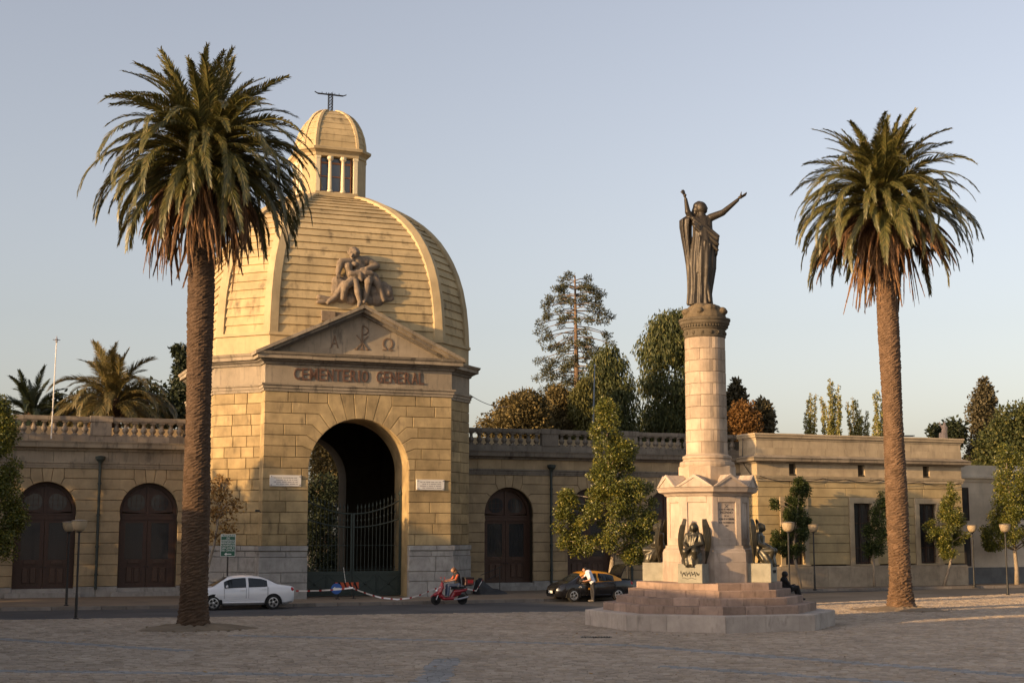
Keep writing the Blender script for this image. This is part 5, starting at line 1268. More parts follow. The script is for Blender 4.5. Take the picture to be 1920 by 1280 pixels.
# bunya pine
def bunya():
    Y = 134; rnd = random.Random(4); top = at(1078, 517, Y); bx = at(1086, 840, Y).x
    t = thing('bunya_pine', 'tall open bunya pine with drooping tufted branches', 'tree', (bx, Y, 0), 0, BG); ht = top.z
    ax = lambda z: Vector(((top.x - bx) * z / ht, 0, z))
    obj('trunk', MB().tube([ax(ht * k / 8) for k in range(9)], [.55 - .06 * k for k in range(9)], 9), stone('bunya_bark', (.21, .14, .09), dirt=.4, orand=0, scale=3), t)
    C = []; Rr = []; z = ht - .3; nrnd = np.random.default_rng(9)
    def halfw(z):
        py = 517 + (ht - z) / (ht - at(1078, 800, Y).z) * 283
        return np.interp(py, [515, 540, 580, 620, 650, 700, 760, 800], [.4, 1.6, 2.9, 3.6, 3.7, 3.5, 3.4, 3.4])
    while z > 9:
        nb = rnd.randint(5, 7); a0 = rnd.uniform(0, 6.28); m = MB()
        for k in range(nb):
            a = a0 + 2 * math.pi * k / nb + rnd.uniform(-.2, .2); w = halfw(z - .8) * rnd.uniform(.72, 1.1); up = .25 * max(0, 1 - (ht - z) / 5); dr = (.12 + .02 * (ht - z)) if z > ht - 9 else .22
            s = ax(max(8, min(ht - .2, z + rnd.uniform(-.45, .45)))); d = Vector((math.cos(a), math.sin(a), 0)); pts = [s, s + d * w * .4 + Vector((0, 0, up * w * .5 - dr * w * .1)), s + d * w * .75 + Vector((0, 0, up * w * .5 - dr * w * .5)), s + d * w + Vector((0, 0, up * w * .4 - dr * w))]
            m.tube(pts, [.06, .045, .035, .02], 4)
            nt_ = rnd.choice((1, 2, 2, 3))
            for q in range(nt_):
                f = 1 - q * .13; p = pts[2].lerp(pts[3], (f - .75) / .25) if f > .75 else pts[1].lerp(pts[2], (f - .4) / .35)
                C.append(p + Vector((rnd.uniform(-.15, .15), rnd.uniform(-.15, .15), rnd.uniform(-.1, .2)))); Rr.append(rnd.uniform(.32, .52))
            if z < ht - 6 and rnd.random() < .45: C.append(pts[1] + Vector((0, 0, .1))); Rr.append(rnd.uniform(.35, .6))
        obj('branch_whorl', m, M_BARK, t); z -= rnd.uniform(.45, .8)
    obj('crown', quads('crown', leafcards(np.array([tuple(c) for c in C]), np.array(Rr), 34000, .25, nrnd, .34)), L_BUNG, t)
bunya()
# poplars: bundles of upright shoots
def poplar(label, shoots, Y, seed):
    rnd = random.Random(seed); nr = np.random.default_rng(seed); bx = at(sum(s[0] for s in shoots) / len(shoots), 900, Y).x
    t = thing('poplar', label, 'tree', (bx, Y, 0), 0, 'poplars behind the corner building'); C = []; Rr = []
    m = MB().tube([(0, 0, 0), (0, 0, 6)], [.3, .22], 8)
    for px, py in shoots:
        tp = at(px, py, Y); zb = 6; xb = (tp.x - bx) * .35; p0 = Vector((xb * .2, 0, 5.5)); p1 = Vector((tp.x - bx - .3 * (1 if tp.x > bx else -1), rnd.uniform(-.6, .6), (zb + tp.z) / 2)); p2 = Vector((tp.x - bx, rnd.uniform(-.5, .5), tp.z))
        m.tube([p0, p1, p2], [.12, .07, .015], 5)
        for k in range(26):
            f = k / 26; p = p1.lerp(p2, f) if f > -1 else p0; C.append(tuple(p + Vector((rnd.uniform(-.12, .12), rnd.uniform(-.12, .12), 0)))); Rr.append(.17 * (1 - .6 * f) + .05)
        for k in range(14): p = p0.lerp(p1, .25 + .75 * k / 14); C.append(tuple(p)); Rr.append(.2)
    obj('trunk', m, M_BARKP, t); obj('crown', quads('crown', leafcards(np.array(C), np.array(Rr), 1300 * len(shoots), .15, nr, .8)), L_POP, t)
poplar('pale poplar bundle at the left end behind the corner building', [(1514, 748), (1521, 736), (1530, 737), (1509, 772)], 121, 1)
poplar('tallest pale poplar bundle behind the corner building', [(1542, 742), (1549, 752), (1556, 709), (1562, 714), (1571, 720), (1574, 742), (1567, 738)], 120, 2)
poplar('middle thin poplar shoots behind the corner building', [(1588, 752), (1596, 744), (1602, 748), (1610, 768), (1618, 778), (1625, 770), (1630, 790)], 122, 3)
poplar('pale poplar half hidden by the right palm trunk', [(1637, 736), (1645, 731), (1653, 742), (1660, 750)], 120, 4)
# ================================================================== VEHICLES
M_WCAR = plain('white_car_paint', (.72, .73, .75), .25, 0, .02, .8); M_BCAR = plain('black_car_paint', (.008, .008, .010), .22, 0, .05, .6); M_YCAR = plain('taxi_yellow_roof', (.62, .27, .02), .3, 0, .03, .5)
M_TYRE = plain('tyre_rubber', (.012, .012, .012), .8); M_RIM = plain('silver_rim', (.55, .55, .56), .3, .8); M_LENS = plain('headlight_lens', (.7, .7, .72), .12, .3)
M_TAIL = plain('red_tail_light', (.35, .01, .012), .2, 0, .1, .5); M_CGLS = glass('car_glass', (.018, .022, .024), .04); M_DARK = plain('dark_gap', (.006, .006, .006), .9)
M_RED = plain('red_scooter_paint', (.24, .012, .018), .28, 0, .1, .6); M_SEAT = plain('black_vinyl', (.012, .012, .013), .55); M_CHR = plain('grey_metal', (.4, .4, .42), .35, .7)
M_SKIN = plain('skin', (.40, .20, .12), .55); M_HAIR = plain('black_hair', (.01, .008, .007), .6); M_HAIRB = plain('brown_hair', (.12, .06, .03), .6); M_SHIRT = plain('white_shirt', (.62, .64, .70), .8); M_TROU = plain('dark_trousers', (.02, .02, .024), .8)
M_JEAN = plain('blue_jeans', (.075, .10, .155), .85); M_BLKC = plain('black_clothes', (.010, .010, .012), .8); M_ORJ = plain('red_sleeve', (.45, .09, .035), .7); M_SHOE = plain('grey_shoes', (.16, .14, .12), .7)
M_PLATE = plain('number_plate', (.75, .74, .68), .5); M_ORP = plain('orange_plate', (.55, .26, .03), .5)
def tab(t, x): return float(np.interp(x, [a for a, _ in t], [b for _, b in t]))
def make_car(name, label, loc, rz, L, W, top, belt, hw, wheels, paint, roofpaint, side, ws, rs, wr=.31, lid_open=False, roofw=.60):
    t = thing(name, label, 'car', loc, rz)
    def wl(x): return tab(hw, x) * W / 2
    def bot(x): return .20 + .10 * max(0, 1 - x / .4) + .06 * max(0, (x - L + .4) / .4)
    def ring(x):
        w, tp, bl, b = wl(x), tab(top, x), min(tab(belt, x), tab(top, x) - .01), bot(x); g = min(1, max(0, (tp - bl) / .42)); r = w * .90 + (roofw - w * .90) * g
        return [(0, b), (w * .80, b), (w * .955, b + .10), (w, b + .30), (w, .62 * bl + .38 * b), (w * .985, bl - .06), (w * .95, bl), (r, tp - .05 * g - .012), (r * .82, tp - .006), (0, tp + .012)]
    xs = sorted(set([0, .03, .08, .16] + [round(.16 + (L - .32) * k / 44, 3) for k in range(45)] + [L - .16, L - .08, L - .03, L])); gx0, gx1 = rs[0] - .02, ws[0] + .16
    V = []; n = 10
    for x in xs:
        q = ring(x); V += [(x, y, z) for y, z in q] + [(x, -y, z) for y, z in q[-2:0:-1]]
    m = 18; Fb = []; Fr = []
    for i in range(len(xs) - 1):
        for k in range(m):
            k2 = (k + 1) % m; f = (i*m + k, (i+1)*m + k, (i+1)*m + k2, i*m + k2); kk = k if k < 9 else 17 - k
            (Fr if (kk >= 6 and gx0 <= xs[i] and xs[i+1] <= gx1) else Fb).append(f)
    Fb += [tuple(range(m)), tuple((len(xs)-1)*m + k for k in range(m))[::-1]]
    def used(Fs):
        ids = sorted({i for f in Fs for i in f}); mp_ = {v: k for k, v in enumerate(ids)}; return MB().add([V[i] for i in ids], [tuple(mp_[i] for i in f) for f in Fs])
    autosmooth(obj('body', used(Fb), paint, t), 38); autosmooth(obj('roof', used(Fr), roofpaint, t), 30)
    def sp(x, u, s, off=.012):     # point on the side glass surface
        q = ring(x); a, b = q[6], q[7]; return (x, s * (a[0] + (b[0] - a[0]) * u + off), a[1] + (b[1] - a[1]) * u + off * .35)
    for s in (1, -1):
        for a, b in side:
            mb = MB(); K = 8; P = []
            for k in range(K + 1): x = a + (b - a) * k / K; P += [sp(x, .10, s), sp(x, .90, s)]
            mb.add(P, [(2*k, 2*k + 2, 2*k + 3, 2*k + 1) for k in range(K)]); obj('side_window', mb, M_CGLS, t)
            obj('window_trim', MB().tube([sp(a + (b - a) * k / K, .07, s, .014) for k in range(K + 1)], .011, 4), M_DARK, t)
        for x in [v for ab in side for v in ab] + [side[0][0] - .05]:
            q = ring(x); obj('door_seam', MB().tube([(x, s * (p[0] + .002), p[1]) for p in q[3:7]], .006, 4), M_DARK, t)
        for a, b in side: q = ring(b - .75); obj('door_handle', MB().box(a + .06, a + .24, *sorted((s * (ring(a + .1)[5][0] + .0), s * (ring(a + .1)[5][0] + .03))), ring(a + .1)[5][1] - .05, ring(a + .1)[5][1] - .015), paint, t)
        xm = side[-1][1] - .1; q = sp(xm, .05, s); obj('mirror', MB().ball((xm, q[1] + s * .11, q[2] + .07), .09, (.6, 1.1, .75), 10), paint, t, smooth=True)
        obj('headlight', MB().ball((L - .26, s * wl(L - .26) * .80, ring(L - .26)[6][1] - .10), .16, (1.15, .62, .55), 12, Matrix.Rotation(s * R_(-35), 3, 'Z')), M_LENS, t, smooth=True)
        obj('tail_light', MB().ball((.12, s * wl(.12) * .92, .86), .13, (.9, .5, .75), 10), M_TAIL, t, smooth=True)
        obj('side_skirt', MB().tube([(x, s * (ring(x)[2][0] + .004), ring(x)[2][1] + .02) for x in (wheels[0] + .42, (wheels[0] + wheels[1]) / 2, wheels[1] - .42)], .03, 6), paint, t)
    for nm, (a, b) in (('windshield', ws), ('rear_window', rs)):
        mb = MB(); K = 8; P = []
        for k in range(K + 1):
            x = a + (b - a) * k / K; q = ring(x); P += [(x, y, z + .014) for y, z in ((-q[8][0] * .97, q[8][1] + .003), (0, q[9][1]), (q[8][0] * .97, q[8][1] + .003))]
        mb.add(P, [f for k in range(K) for f in ((3*k, 3*k + 3, 3*k + 4, 3*k + 1), (3*k + 1, 3*k + 4, 3*k + 5, 3*k + 2))]); obj(nm, mb, M_CGLS, t)
    for x, y in ((L - .005, 'front'), (.005, 'rear')):
        d = .012 if y == 'front' else -.012; obj('number_plate', MB().box(*sorted((x, x + d)), -.2, .2, .42, .54), M_PLATE, t)
    obj('grille', MB().box(L - .06, L - .002, -.35, .35, .56, .64), M_DARK, t); obj('bumper_intake', MB().box(L - .08, L - .004, -.42, .42, .28, .38), M_DARK, t)
    ty = MB(); tp_ = [(wr * .66, -.10), (wr * .9, -.105), (wr, -.07), (wr, .07), (wr * .9, .105), (wr * .66, .10), (wr * .66, -.10)]
    ty.lathe(tp_, 28); tme = ty.mesh('tyre'); tme.materials.append(M_TYRE)
    rm = MB(); rm.lathe([(wr * .67, -.06), (wr * .67, .095), (wr * .62, .098), (wr * .60, .06), (.01, .055)], 24); dk = rm.mesh('rim_barrel'); dk.materials.append(M_DARK)
    sk = MB(); sk.lathe([(wr * .69, .085), (wr * .69, .105), (wr * .60, .108), (wr * .59, .085)], 24); sk.lathe([(.055, .06), (.055, .105), (.02, .11)], 12)
    for k in range(5):
        for o_ in (-.1, .1):
            a = 2 * math.pi * k / 5; sk.bar((.04 * math.cos(a), .04 * math.sin(a), .092), (wr * .63 * math.cos(a + o_), wr * .63 * math.sin(a + o_), .092), .042, .025)
    sme = sk.mesh('rim'); sme.materials.append(M_RIM)
    for x in wheels:
        for s in (1, -1):
            y = s * (wl(x) - .09); wh = obj('wheel', tme, None, t, (x, y, wr), (-s * math.pi / 2, 0, 0)); obj('rim_barrel', dk, None, wh); obj('rim', sme, None, wh)
            arc = [(x + .385 * math.cos(a), wr + .385 * math.sin(a)) for a in [math.pi * k / 16 for k in range(17)]]; arc = [(x + .385, .22)] + arc + [(x - .385, .22)]
            mb = MB(); yy = s * (wl(x) + .004); mb.add([(p, yy, q) for p, q in arc] + [(p, yy - s * .2, q) for p, q in arc], [tuple(range(len(arc))), *[(i, i + 1, len(arc) + i + 1, len(arc) + i) for i in range(len(arc) - 1)]])
            obj('wheel_well_shade', mb, M_DARK, t)  # flat dark panel on the body side, standing in for wheel-well shade
    return t, ring, wl
# white sedan heading left
HEAD = TH + math.pi
wc = gnd(512, 1141); d = Vector((math.cos(HEAD), math.sin(HEAD), 0)); rear = wc - d * .95 + Vector((-math.sin(TH), math.cos(TH), 0)) * .85
make_car('white_sedan', 'white four-door sedan half hidden behind the left palm trunk', (rear.x, rear.y, -.012), HEAD, 4.54, 1.78,
    [(0, .94), (.08, 1.0), (.4, 1.05), (.72, 1.09), (1.1, 1.29), (1.45, 1.42), (1.9, 1.475), (2.3, 1.485), (2.7, 1.455), (2.95, 1.39), (3.3, 1.19), (3.62, 1.0), (4.0, .93), (4.3, .83), (4.46, .72), (4.54, .58)],
    [(0, .93), (.6, 1.0), (1.2, .98), (2, .95), (3.2, .92), (3.6, .9), (4.1, .82), (4.4, .70), (4.54, .5)],
    [(0, .82), (.1, .90), (.4, .96), (1.0, 1.0), (3.4, 1.0), (4.0, .95), (4.35, .85), (4.54, .66)], (.95, 3.58), M_WCAR, M_WCAR, ((1.22, 2.05), (2.16, 3.12)), (2.95, 3.60), (.78, 1.42))
# taxi
tf = gnd(1074, 1127.5); HT = TH + math.pi + R_(4); d = Vector((math.cos(HT), math.sin(HT), 0)); rear = tf - d * 3.42 - Vector((math.sin(HT), -math.cos(HT), 0)) * 0 + Vector((-math.sin(TH), math.cos(TH), 0)) * .82
taxi, tring, twl = make_car('taxi', 'black taxi with yellow roof and open trunk, parked at the kerb', (rear.x, rear.y, -.012), HT, 4.28, 1.70,
    [(0, .92), (.08, .98), (.3, 1.03), (.62, 1.07), (1.0, 1.27), (1.4, 1.42), (1.9, 1.475), (2.2, 1.48), (2.6, 1.44), (2.85, 1.36), (3.2, 1.15), (3.5, .99), (3.85, .90), (4.1, .78), (4.22, .66), (4.28, .5)],
    [(0, .91), (.6, 1.0), (1.2, .98), (2, .95), (3.2, .91), (3.5, .88), (3.9, .78), (4.15, .64), (4.28, .45)],
    [(0, .82), (.1, .90), (.4, .96), (1.0, 1.0), (3.3, 1.0), (3.8, .94), (4.1, .82), (4.28, .6)], (.92, 3.42), M_BCAR, M_YCAR, ((1.15, 2.0), (2.1, 3.08)), (2.86, 3.48), (.66, 1.36))
lid = MB(); rg = []
for x, z in ((.66, 1.08), (.56, 1.32), (.44, 1.56), (.30, 1.70), (.02, 1.76), (-.10, 1.72)): rg.append([(x, -.62, z), (x, .62, z), (x + .05, .62, z + .03), (x + .05, -.62, z + .03)])
lid.loft(rg); obj('trunk_lid', lid, M_BCAR, taxi); obj('trunk_shade', MB().box(.1, .6, -.55, .55, 1.0, 1.075), M_DARK, taxi)  # dark slab on the deck stands in for shade inside the open trunk
obj('door_sign', MB().box(2.28, 2.62, twl(2.4) - .01, twl(2.4) + .008, .58, .68), M_ORP, taxi)
for a, b, z in ((3.0, 3.1, .74), (2.98, 3.05, .69), (3.07, 3.15, .69)): obj('door_sign', MB().box(a, b, twl(3.05) - .01, twl(3.05) + .006, z, z + .028), M_WHT, taxi)
# ------------------------------------------------------------------ people
def person(name, label, caps, mats, loc, rz, vox=.017, balls=()):
    mb = MB()
    for a, b, ra, rb, k in caps: mb.cap(a, b, ra, rb, 10)
    for c, r, sc, k in balls: mb.ball(c, r, sc, 12)
    segs = [(Vector(a), Vector(b), ra, rb, k) for a, b, ra, rb, k in caps] + [(Vector(c), Vector(c), r * min(sc), r * min(sc), k) for c, r, sc, k in balls]
    def pick(p, n):
        best = 9; bk = 0
        for a, b, ra, rb, k in segs:
            d = b - a; L2 = d.length_squared; t = 0 if L2 < 1e-9 else max(0, min(1, (p - a).dot(d) / L2)); e = (p - a - d * t).length - (ra + (rb - ra) * t)
            if e < best: best, bk = e, k
        return bk
    o = remesh(name, mb, vox, 2, None, None, loc, rz, mats, pick); return tag(o, label, 'person')
def hand(caps, w, d, k=0, s=.95):
    w = Vector(w); d = Vector(d).normalized(); sd = d.cross(Vector((0, 0, 1))); sd = sd.normalized() if sd.length > .1 else Vector((1, 0, 0)); pm = w + d * .08
    caps.append((w, pm, .032, .04, k))
    for i in range(4): b = pm + sd * (.03 - .02 * i) + d * .02; m = b + d * (.04 - .006 * abs(i - 1)); caps.append((b, m, .011, .01, k)); caps.append((m, m + (d + Vector((0, 0, -.6))).normalized() * .03, .01, .008, k))
    caps.append((w + d * .03 + sd * .03, w + d * .07 + sd * .065, .012, .01, k))
mp = gnd(1111, 1127.2)
cp = [((.0, -.06, .96), (-.19, -.02, 1.38), .15, .17, 1), ((-.20, -.16, 1.40), (-.20, .16, 1.40), .075, .075, 1), ((.02, -.09, .92), (.02, .09, .92), .12, .12, 2), ((.0, 0, 1.0), (0, 0, .97), .155, .15, 2),
      ((.02, -.09, .90), (.06, -.10, .50), .095, .07, 2), ((.06, -.10, .50), (.04, -.10, .09), .068, .055, 2), ((.0, .10, .90), (-.04, .10, .50), .095, .07, 2), ((-.04, .10, .50), (.0, .11, .09), .068, .055, 2),
      ((.04, -.10, .05), (-.14, -.11, .04), .05, .04, 3), ((.0, .11, .05), (-.18, .12, .04), .05, .04, 3),
      ((-.20, .18, 1.39), (-.36, .20, 1.24), .065, .06, 1), ((-.36, .20, 1.24), (-.48, .22, 1.16), .05, .045, 0), ((-.48, .22, 1.16), (-.70, .26, 1.03), .045, .033, 0),
      ((-.19, -.18, 1.38), (-.13, -.24, 1.17), .065, .06, 1), ((-.13, -.24, 1.17), (-.10, -.26, 1.08), .05, .045, 0), ((-.10, -.26, 1.08), (-.36, -.20, 1.00), .045, .033, 0),
      ((-.24, 0, 1.44), (-.32, 0, 1.50), .055, .052, 0)]
hand(cp, (-.70, .26, 1.03), (-.8, .1, -.4)); hand(cp, (-.36, -.20, 1.0), (-1, .1, 0))
bl_ = [((-.385, 0, 1.545), .098, (1.0, .82, 1.15), 0), ((-.35, 0, 1.585), .10, (1.0, .9, .9), 4), ((-.48, 0, 1.53), .022, (1, .8, 1), 0), ((-.38, -.09, 1.54), .025, (.8, .5, 1.2), 0), ((-.38, .09, 1.54), .025, (.8, .5, 1.2), 0)]
person('person', 'person in white short-sleeved shirt and dark trousers leaning over the taxi windshield', cp, [M_SKIN, M_SHIRT, M_TROU, M_SHOE, M_HAIR], (mp.x, mp.y, 0), 0, balls=bl_)
# scooter with rider
sp_ = gnd(842, 1132.5)
sc = thing('motor_scooter', 'red motor scooter with rear cargo box riding left on the road', 'scooter', (sp_.x, sp_.y, -.012), TH)
def lathe_y(prof, c, n=24): # wheel about the y axis
    m = MB().lathe(prof, n); m.v = [(c[0] + x, c[1] + z, c[2] + y) for x, y, z in m.v]; return m
for x in (-.66, .66):
    wh = obj('wheel', lathe_y([(.17, -.05), (.22, -.055), (.245, -.02), (.245, .02), (.22, .055), (.17, .05), (.17, -.05)], (x, 0, .245)), M_TYRE, sc, smooth=True)
    rim = lathe_y([(.175, -.03), (.175, .03), (.15, .035), (.15, -.035), (.175, -.03)], (x, 0, .245)); 
    for k in range(5): a = 2 * math.pi * k / 5; rim.bar((x, 0, .245), (x + .16 * math.cos(a), 0, .245 + .16 * math.sin(a)), .04, .05)
    obj('rim', rim, M_CHR, wh)
body = MB()
for a, b, ra, rb in (((-.50, 0, .52), (-.34, 0, .98), .13, .085), ((-.46, -.1, .6), (-.36, -.1, .85), .09, .07), ((-.46, .1, .6), (-.36, .1, .85), .09, .07), ((-.72, 0, .46), (-.50, 0, .56), .09, .12), ((-.42, 0, .42), (-.25, 0, .30), .12, .1), ((-.25, -.06, .29), (.18, -.06, .29), .085, .085), ((-.25, .06, .29), (.18, .06, .29), .085, .085), ((.12, 0, .36), (.32, 0, .58), .12, .16), ((.3, -.05, .60), (.82, -.03, .68), .13, .07), ((.3, .05, .60), (.82, .03, .68), .13, .07), ((.25, 0, .48), (.5, 0, .52), .14, .1)): body.cap(a, b, ra, rb)
remesh('body_panels', body, .02, 2, M_RED, sc)
fd = MB(); rg = []
for k in range(9): a = R_(25 + 16 * k); rg.append([(-.66 + r * math.cos(a), y, .245 + r * math.sin(a)) for r, y in ((.265, -.075), (.285, -.05), (.285, .05), (.265, .075))])
fd.loft(rg, closed=True); obj('front_fender', fd, M_RED, sc); obj('fork', MB().tube([(-.66, -.08, .245), (-.52, -.06, .6), (-.36, -.02, 1.0)], .022, 6).tube([(-.66, .08, .245), (-.52, .06, .6)], .022, 6), M_CHR, sc)
obj('headlight', MB().ball((-.62, 0, .66), .085, (.6, 1.2, .7), 10), M_LENS, sc, smooth=True); obj('indicator', MB().ball((-.5, -.13, .82), .045, (.7, .7, .8), 8), M_LENS, sc)
obj('seat', MB().loft([[(x, y, z) for y, z in ((-w_, h_ - .06), (-w_, h_), (-w_ * .6, h_ + .05), (w_ * .6, h_ + .05), (w_, h_), (w_, h_ - .06))] for x, w_, h_ in ((.1, .08, .76), (.2, .12, .77), (.45, .14, .76), (.62, .13, .80), (.8, .09, .83))]), M_SEAT, sc)
obj('handlebar', MB().tube([(-.28, -.33, 1.06), (-.32, -.15, 1.03), (-.34, 0, 1.0), (-.32, .15, 1.03), (-.28, .33, 1.06)], .018, 6).tube([(-.26, -.35, 1.06), (-.3, -.24, 1.055)], .028, 6).tube([(-.26, .35, 1.06), (-.3, .24, 1.055)], .028, 6), M_BLK, sc)
for s in (-1, 1): obj('mirror', MB().tube([(-.3, s * .22, 1.05), (-.32, s * .26, 1.2)], .008, 5).ball((-.32, s * .27, 1.25), .06, (.35, 1, .7), 8), M_RED, sc)
bx = obj('cargo_box', MB().slab(rect(.72, 1.16, .90, 1.20), -.22, .22, .03), plain('dark_red_box', (.05, .012, .012), .5), sc); obj('box_lid', MB().slab(rect(.70, 1.18, 1.20, 1.27), -.24, .24, .025), M_SEAT, bx)
for k in range(4): obj('lettering', MB().box(.86 + .07 * k, .905 + .07 * k, -.232, -.222, 1.0, 1.14), M_RED, bx)
obj('rack', MB().tube([(.5, -.1, .84), (1.1, -.1, .88)], .014, 5).tube([(.5, .1, .84), (1.1, .1, .88)], .014, 5), M_CHR, sc); obj('exhaust', MB().tube([(.2, -.12, .25), (.5, -.14, .27), (.9, -.15, .36)], [.03, .05, .055], 8), M_CHR, sc)
obj('tail_light', MB().ball((.86, 0, .68), .05, (.6, 1.6, .8), 8), M_TAIL, sc); obj('rear_fender', MB().bar((.78, 0, .6), (.98, 0, .32), .12, .02), M_SEAT, sc)
cp = [((.44, 0, .98), (.36, 0, 1.38), .15, .165, 1), ((.35, -.17, 1.40), (.35, .17, 1.40), .08, .08, 1), ((.42, -.1, .90), (.42, .1, .90), .125, .125, 2)]
for s in (-1, 1):
    cp += [((.38, s * .11, .90), (-.06, s * .16, .90), .095, .072, 2), ((-.06, s * .16, .90), (-.10, s * .15, .45), .072, .055, 2), ((-.10, s * .15, .41), (-.24, s * .15, .385), .05, .042, 3),
           ((.35, s * .2, 1.38), (.22, s * .28, 1.17), .065, .055, 4), ((.22, s * .28, 1.17), (-.12, s * .29, 1.10), .048, .034, 0)]; hand(cp, (-.14, s * .29, 1.10), (-1, 0, -.1))
cp += [((.33, 0, 1.45), (.26, 0, 1.53), .055, .05, 0), ((.30, 0, 1.60), (.36, 0, 1.46), .085, .075, 5)]
bl_ = [((.19, 0, 1.60), .10, (1.0, .82, 1.15), 0), ((.23, 0, 1.64), .11, (1.05, .92, .95), 5), ((.09, 0, 1.585), .022, (1, .8, 1), 0)]
person('person', 'scooter rider in black vest with red sleeves and blue jeans', cp, [M_SKIN, M_BLKC, M_JEAN, M_SHOE, M_ORJ, M_HAIRB], (sp_.x, sp_.y, -.012), TH, balls=bl_)
# person resting on the steps
px_ = MON + Vector((2.93, .55, 1.08))
cp = [((0, 0, .12), (-.06, .04, .50), .16, .15, 1), ((-.06, -.15, .50), (-.06, .2, .50), .07, .07, 1), ((.02, -.09, .11), (.40, -.12, .26), .09, .075, 1), ((.40, -.12, .26), (.52, -.12, -.12), .07, .055, 1), ((.02, .09, .11), (.36, .12, .30), .09, .075, 1), ((.36, .12, .30), (.50, .12, -.12), .07, .055, 1),
      ((.50, -.12, -.17), (.66, -.13, -.18), .048, .04, 1), ((.50, .12, -.17), (.66, .13, -.18), .048, .04, 1), ((-.05, -.19, .48), (.12, -.22, .25), .06, .05, 1), ((.12, -.22, .25), (.34, -.1, .30), .045, .034, 1), ((-.05, .22, .48), (.12, .24, .26), .06, .05, 1), ((.12, .24, .26), (.32, .12, .33), .045, .034, 1), ((-.05, .02, .55), (-.03, .02, .64), .055, .05, 0)]
hand(cp, (.34, -.1, .30), (1, .2, -.2)); hand(cp, (.32, .12, .33), (1, -.2, -.2))
bl_ = [((0, .02, .70), .10, (1.0, .85, 1.12), 0), ((-.035, .02, .735), .118, (1.0, 1.0, 1.0), 2), ((-.07, .02, .66), .08, (.9, 1.1, 1.2), 2), ((.1, .02, .69), .02, (1, .8, 1), 0)]
person('person', 'dark-haired person in black sitting on the right side of the monument steps', cp, [M_SKIN, M_BLKC, M_HAIR], (px_.x, px_.y, px_.z), R_(12), balls=bl_)
# ================================================================== STREET FURNITURE
def frost():
    m, nt, N, L, P = _new('cream_lamp_bowl'); P.inputs['Base Color'].default_value = (.42, .33, .21, 1); P.inputs['Roughness'].default_value = .35; P.inputs['Transmission Weight'].default_value = .15; return m
M_BOWL = frost(); M_LID = plain('brown_lamp_lid', (.20, .16, .11), .6)
def lamp(label, x, y, z0=0.0, h=3.85):
    t = thing('street_lamp', label, 'street lamp', (x, y, z0), 0, 'bowl street lamps'); hb = h - z0
    obj('pole', MB().lathe([(.11, -.04), (.11, .04), (.06, .06), (.055, .9), (.045, 1.0), (.042, hb - .52), (.11, hb - .48), (.11, hb - .45), (.02, hb - .44)], 12), M_BLK, t, smooth=False)
    autosmooth(obj('bowl', MB().lathe([(.10, hb - .46), (.19, hb - .42), (.25, hb - .33), (.29, hb - .18), (.295, hb - .06), (.27, hb - .055), (.1, hb - .05)], 24), M_BOWL, t), 50)
    obj('lid', MB().lathe([(.31, hb - .065), (.315, hb - .045), (.29, hb - .03), (.15, hb - .01), (.02, hb)], 24), M_LID, t)
p = gnd(142, 1160); lamp('near bowl street lamp at the left, standing on the setts', p.x, p.y)
p = gnd(124, 1135, .13); lamp('bowl street lamp on the left sidewalk, behind the near one', p.x, p.y, .13)
p = at(1478, 1000, 66); lamp('bowl street lamp just right of the monument angel', p.x, 66)
p = gnd(1528, 1105, .13); lamp('dark bowl street lamp before the corner building, right of the monument', p.x, p.y, .13)
p = at(1823, 1000, 88); lamp('bowl street lamp at the far end of the corner building', p.x, 88, .13)
p = gnd(1890, 1115); lamp('bowl street lamp on the setts at the far right', p.x, p.y)
p = fw(14.15, -1.6); lamp('street lamp with its head lost in the tree behind the taxi', p.x, p.y, .13)
# flagpoles
a = fpl(96, 822, WY - .15); b = fpl(106, 640, WY - .15); t = fthing('flagpole', 'thin white flagpole on the left wing cornice', 'flagpole', a.x, a.y)
obj('pole', MB().tube([tuple(a), tuple(b)], [.036, .024], 8), M_WHT, t); obj('finial', MB().ball(b, .07, n=8).lathe([(.03, 0), (.08, .1), (.03, .2), (.01, .3)], 8, tuple(b)).bar(b + Vector((-.18, 0, .08)), b + Vector((.18, 0, .08)), .04), M_CHR, t)
a = fpl(1111, 860, WY + .5); b = fpl(1115, 685, WY + .5); t = fthing('flagpole', 'grey flagpole behind the right balustrade', 'flagpole', a.x, a.y)
obj('pole', MB().tube([(a.x, a.y, 8.0), tuple(b)], [.06, .035], 8), plain('blue_grey_paint', (.18, .22, .27), .5), t); obj('finial', MB().ball(b, .07, n=8), M_CHR, t)
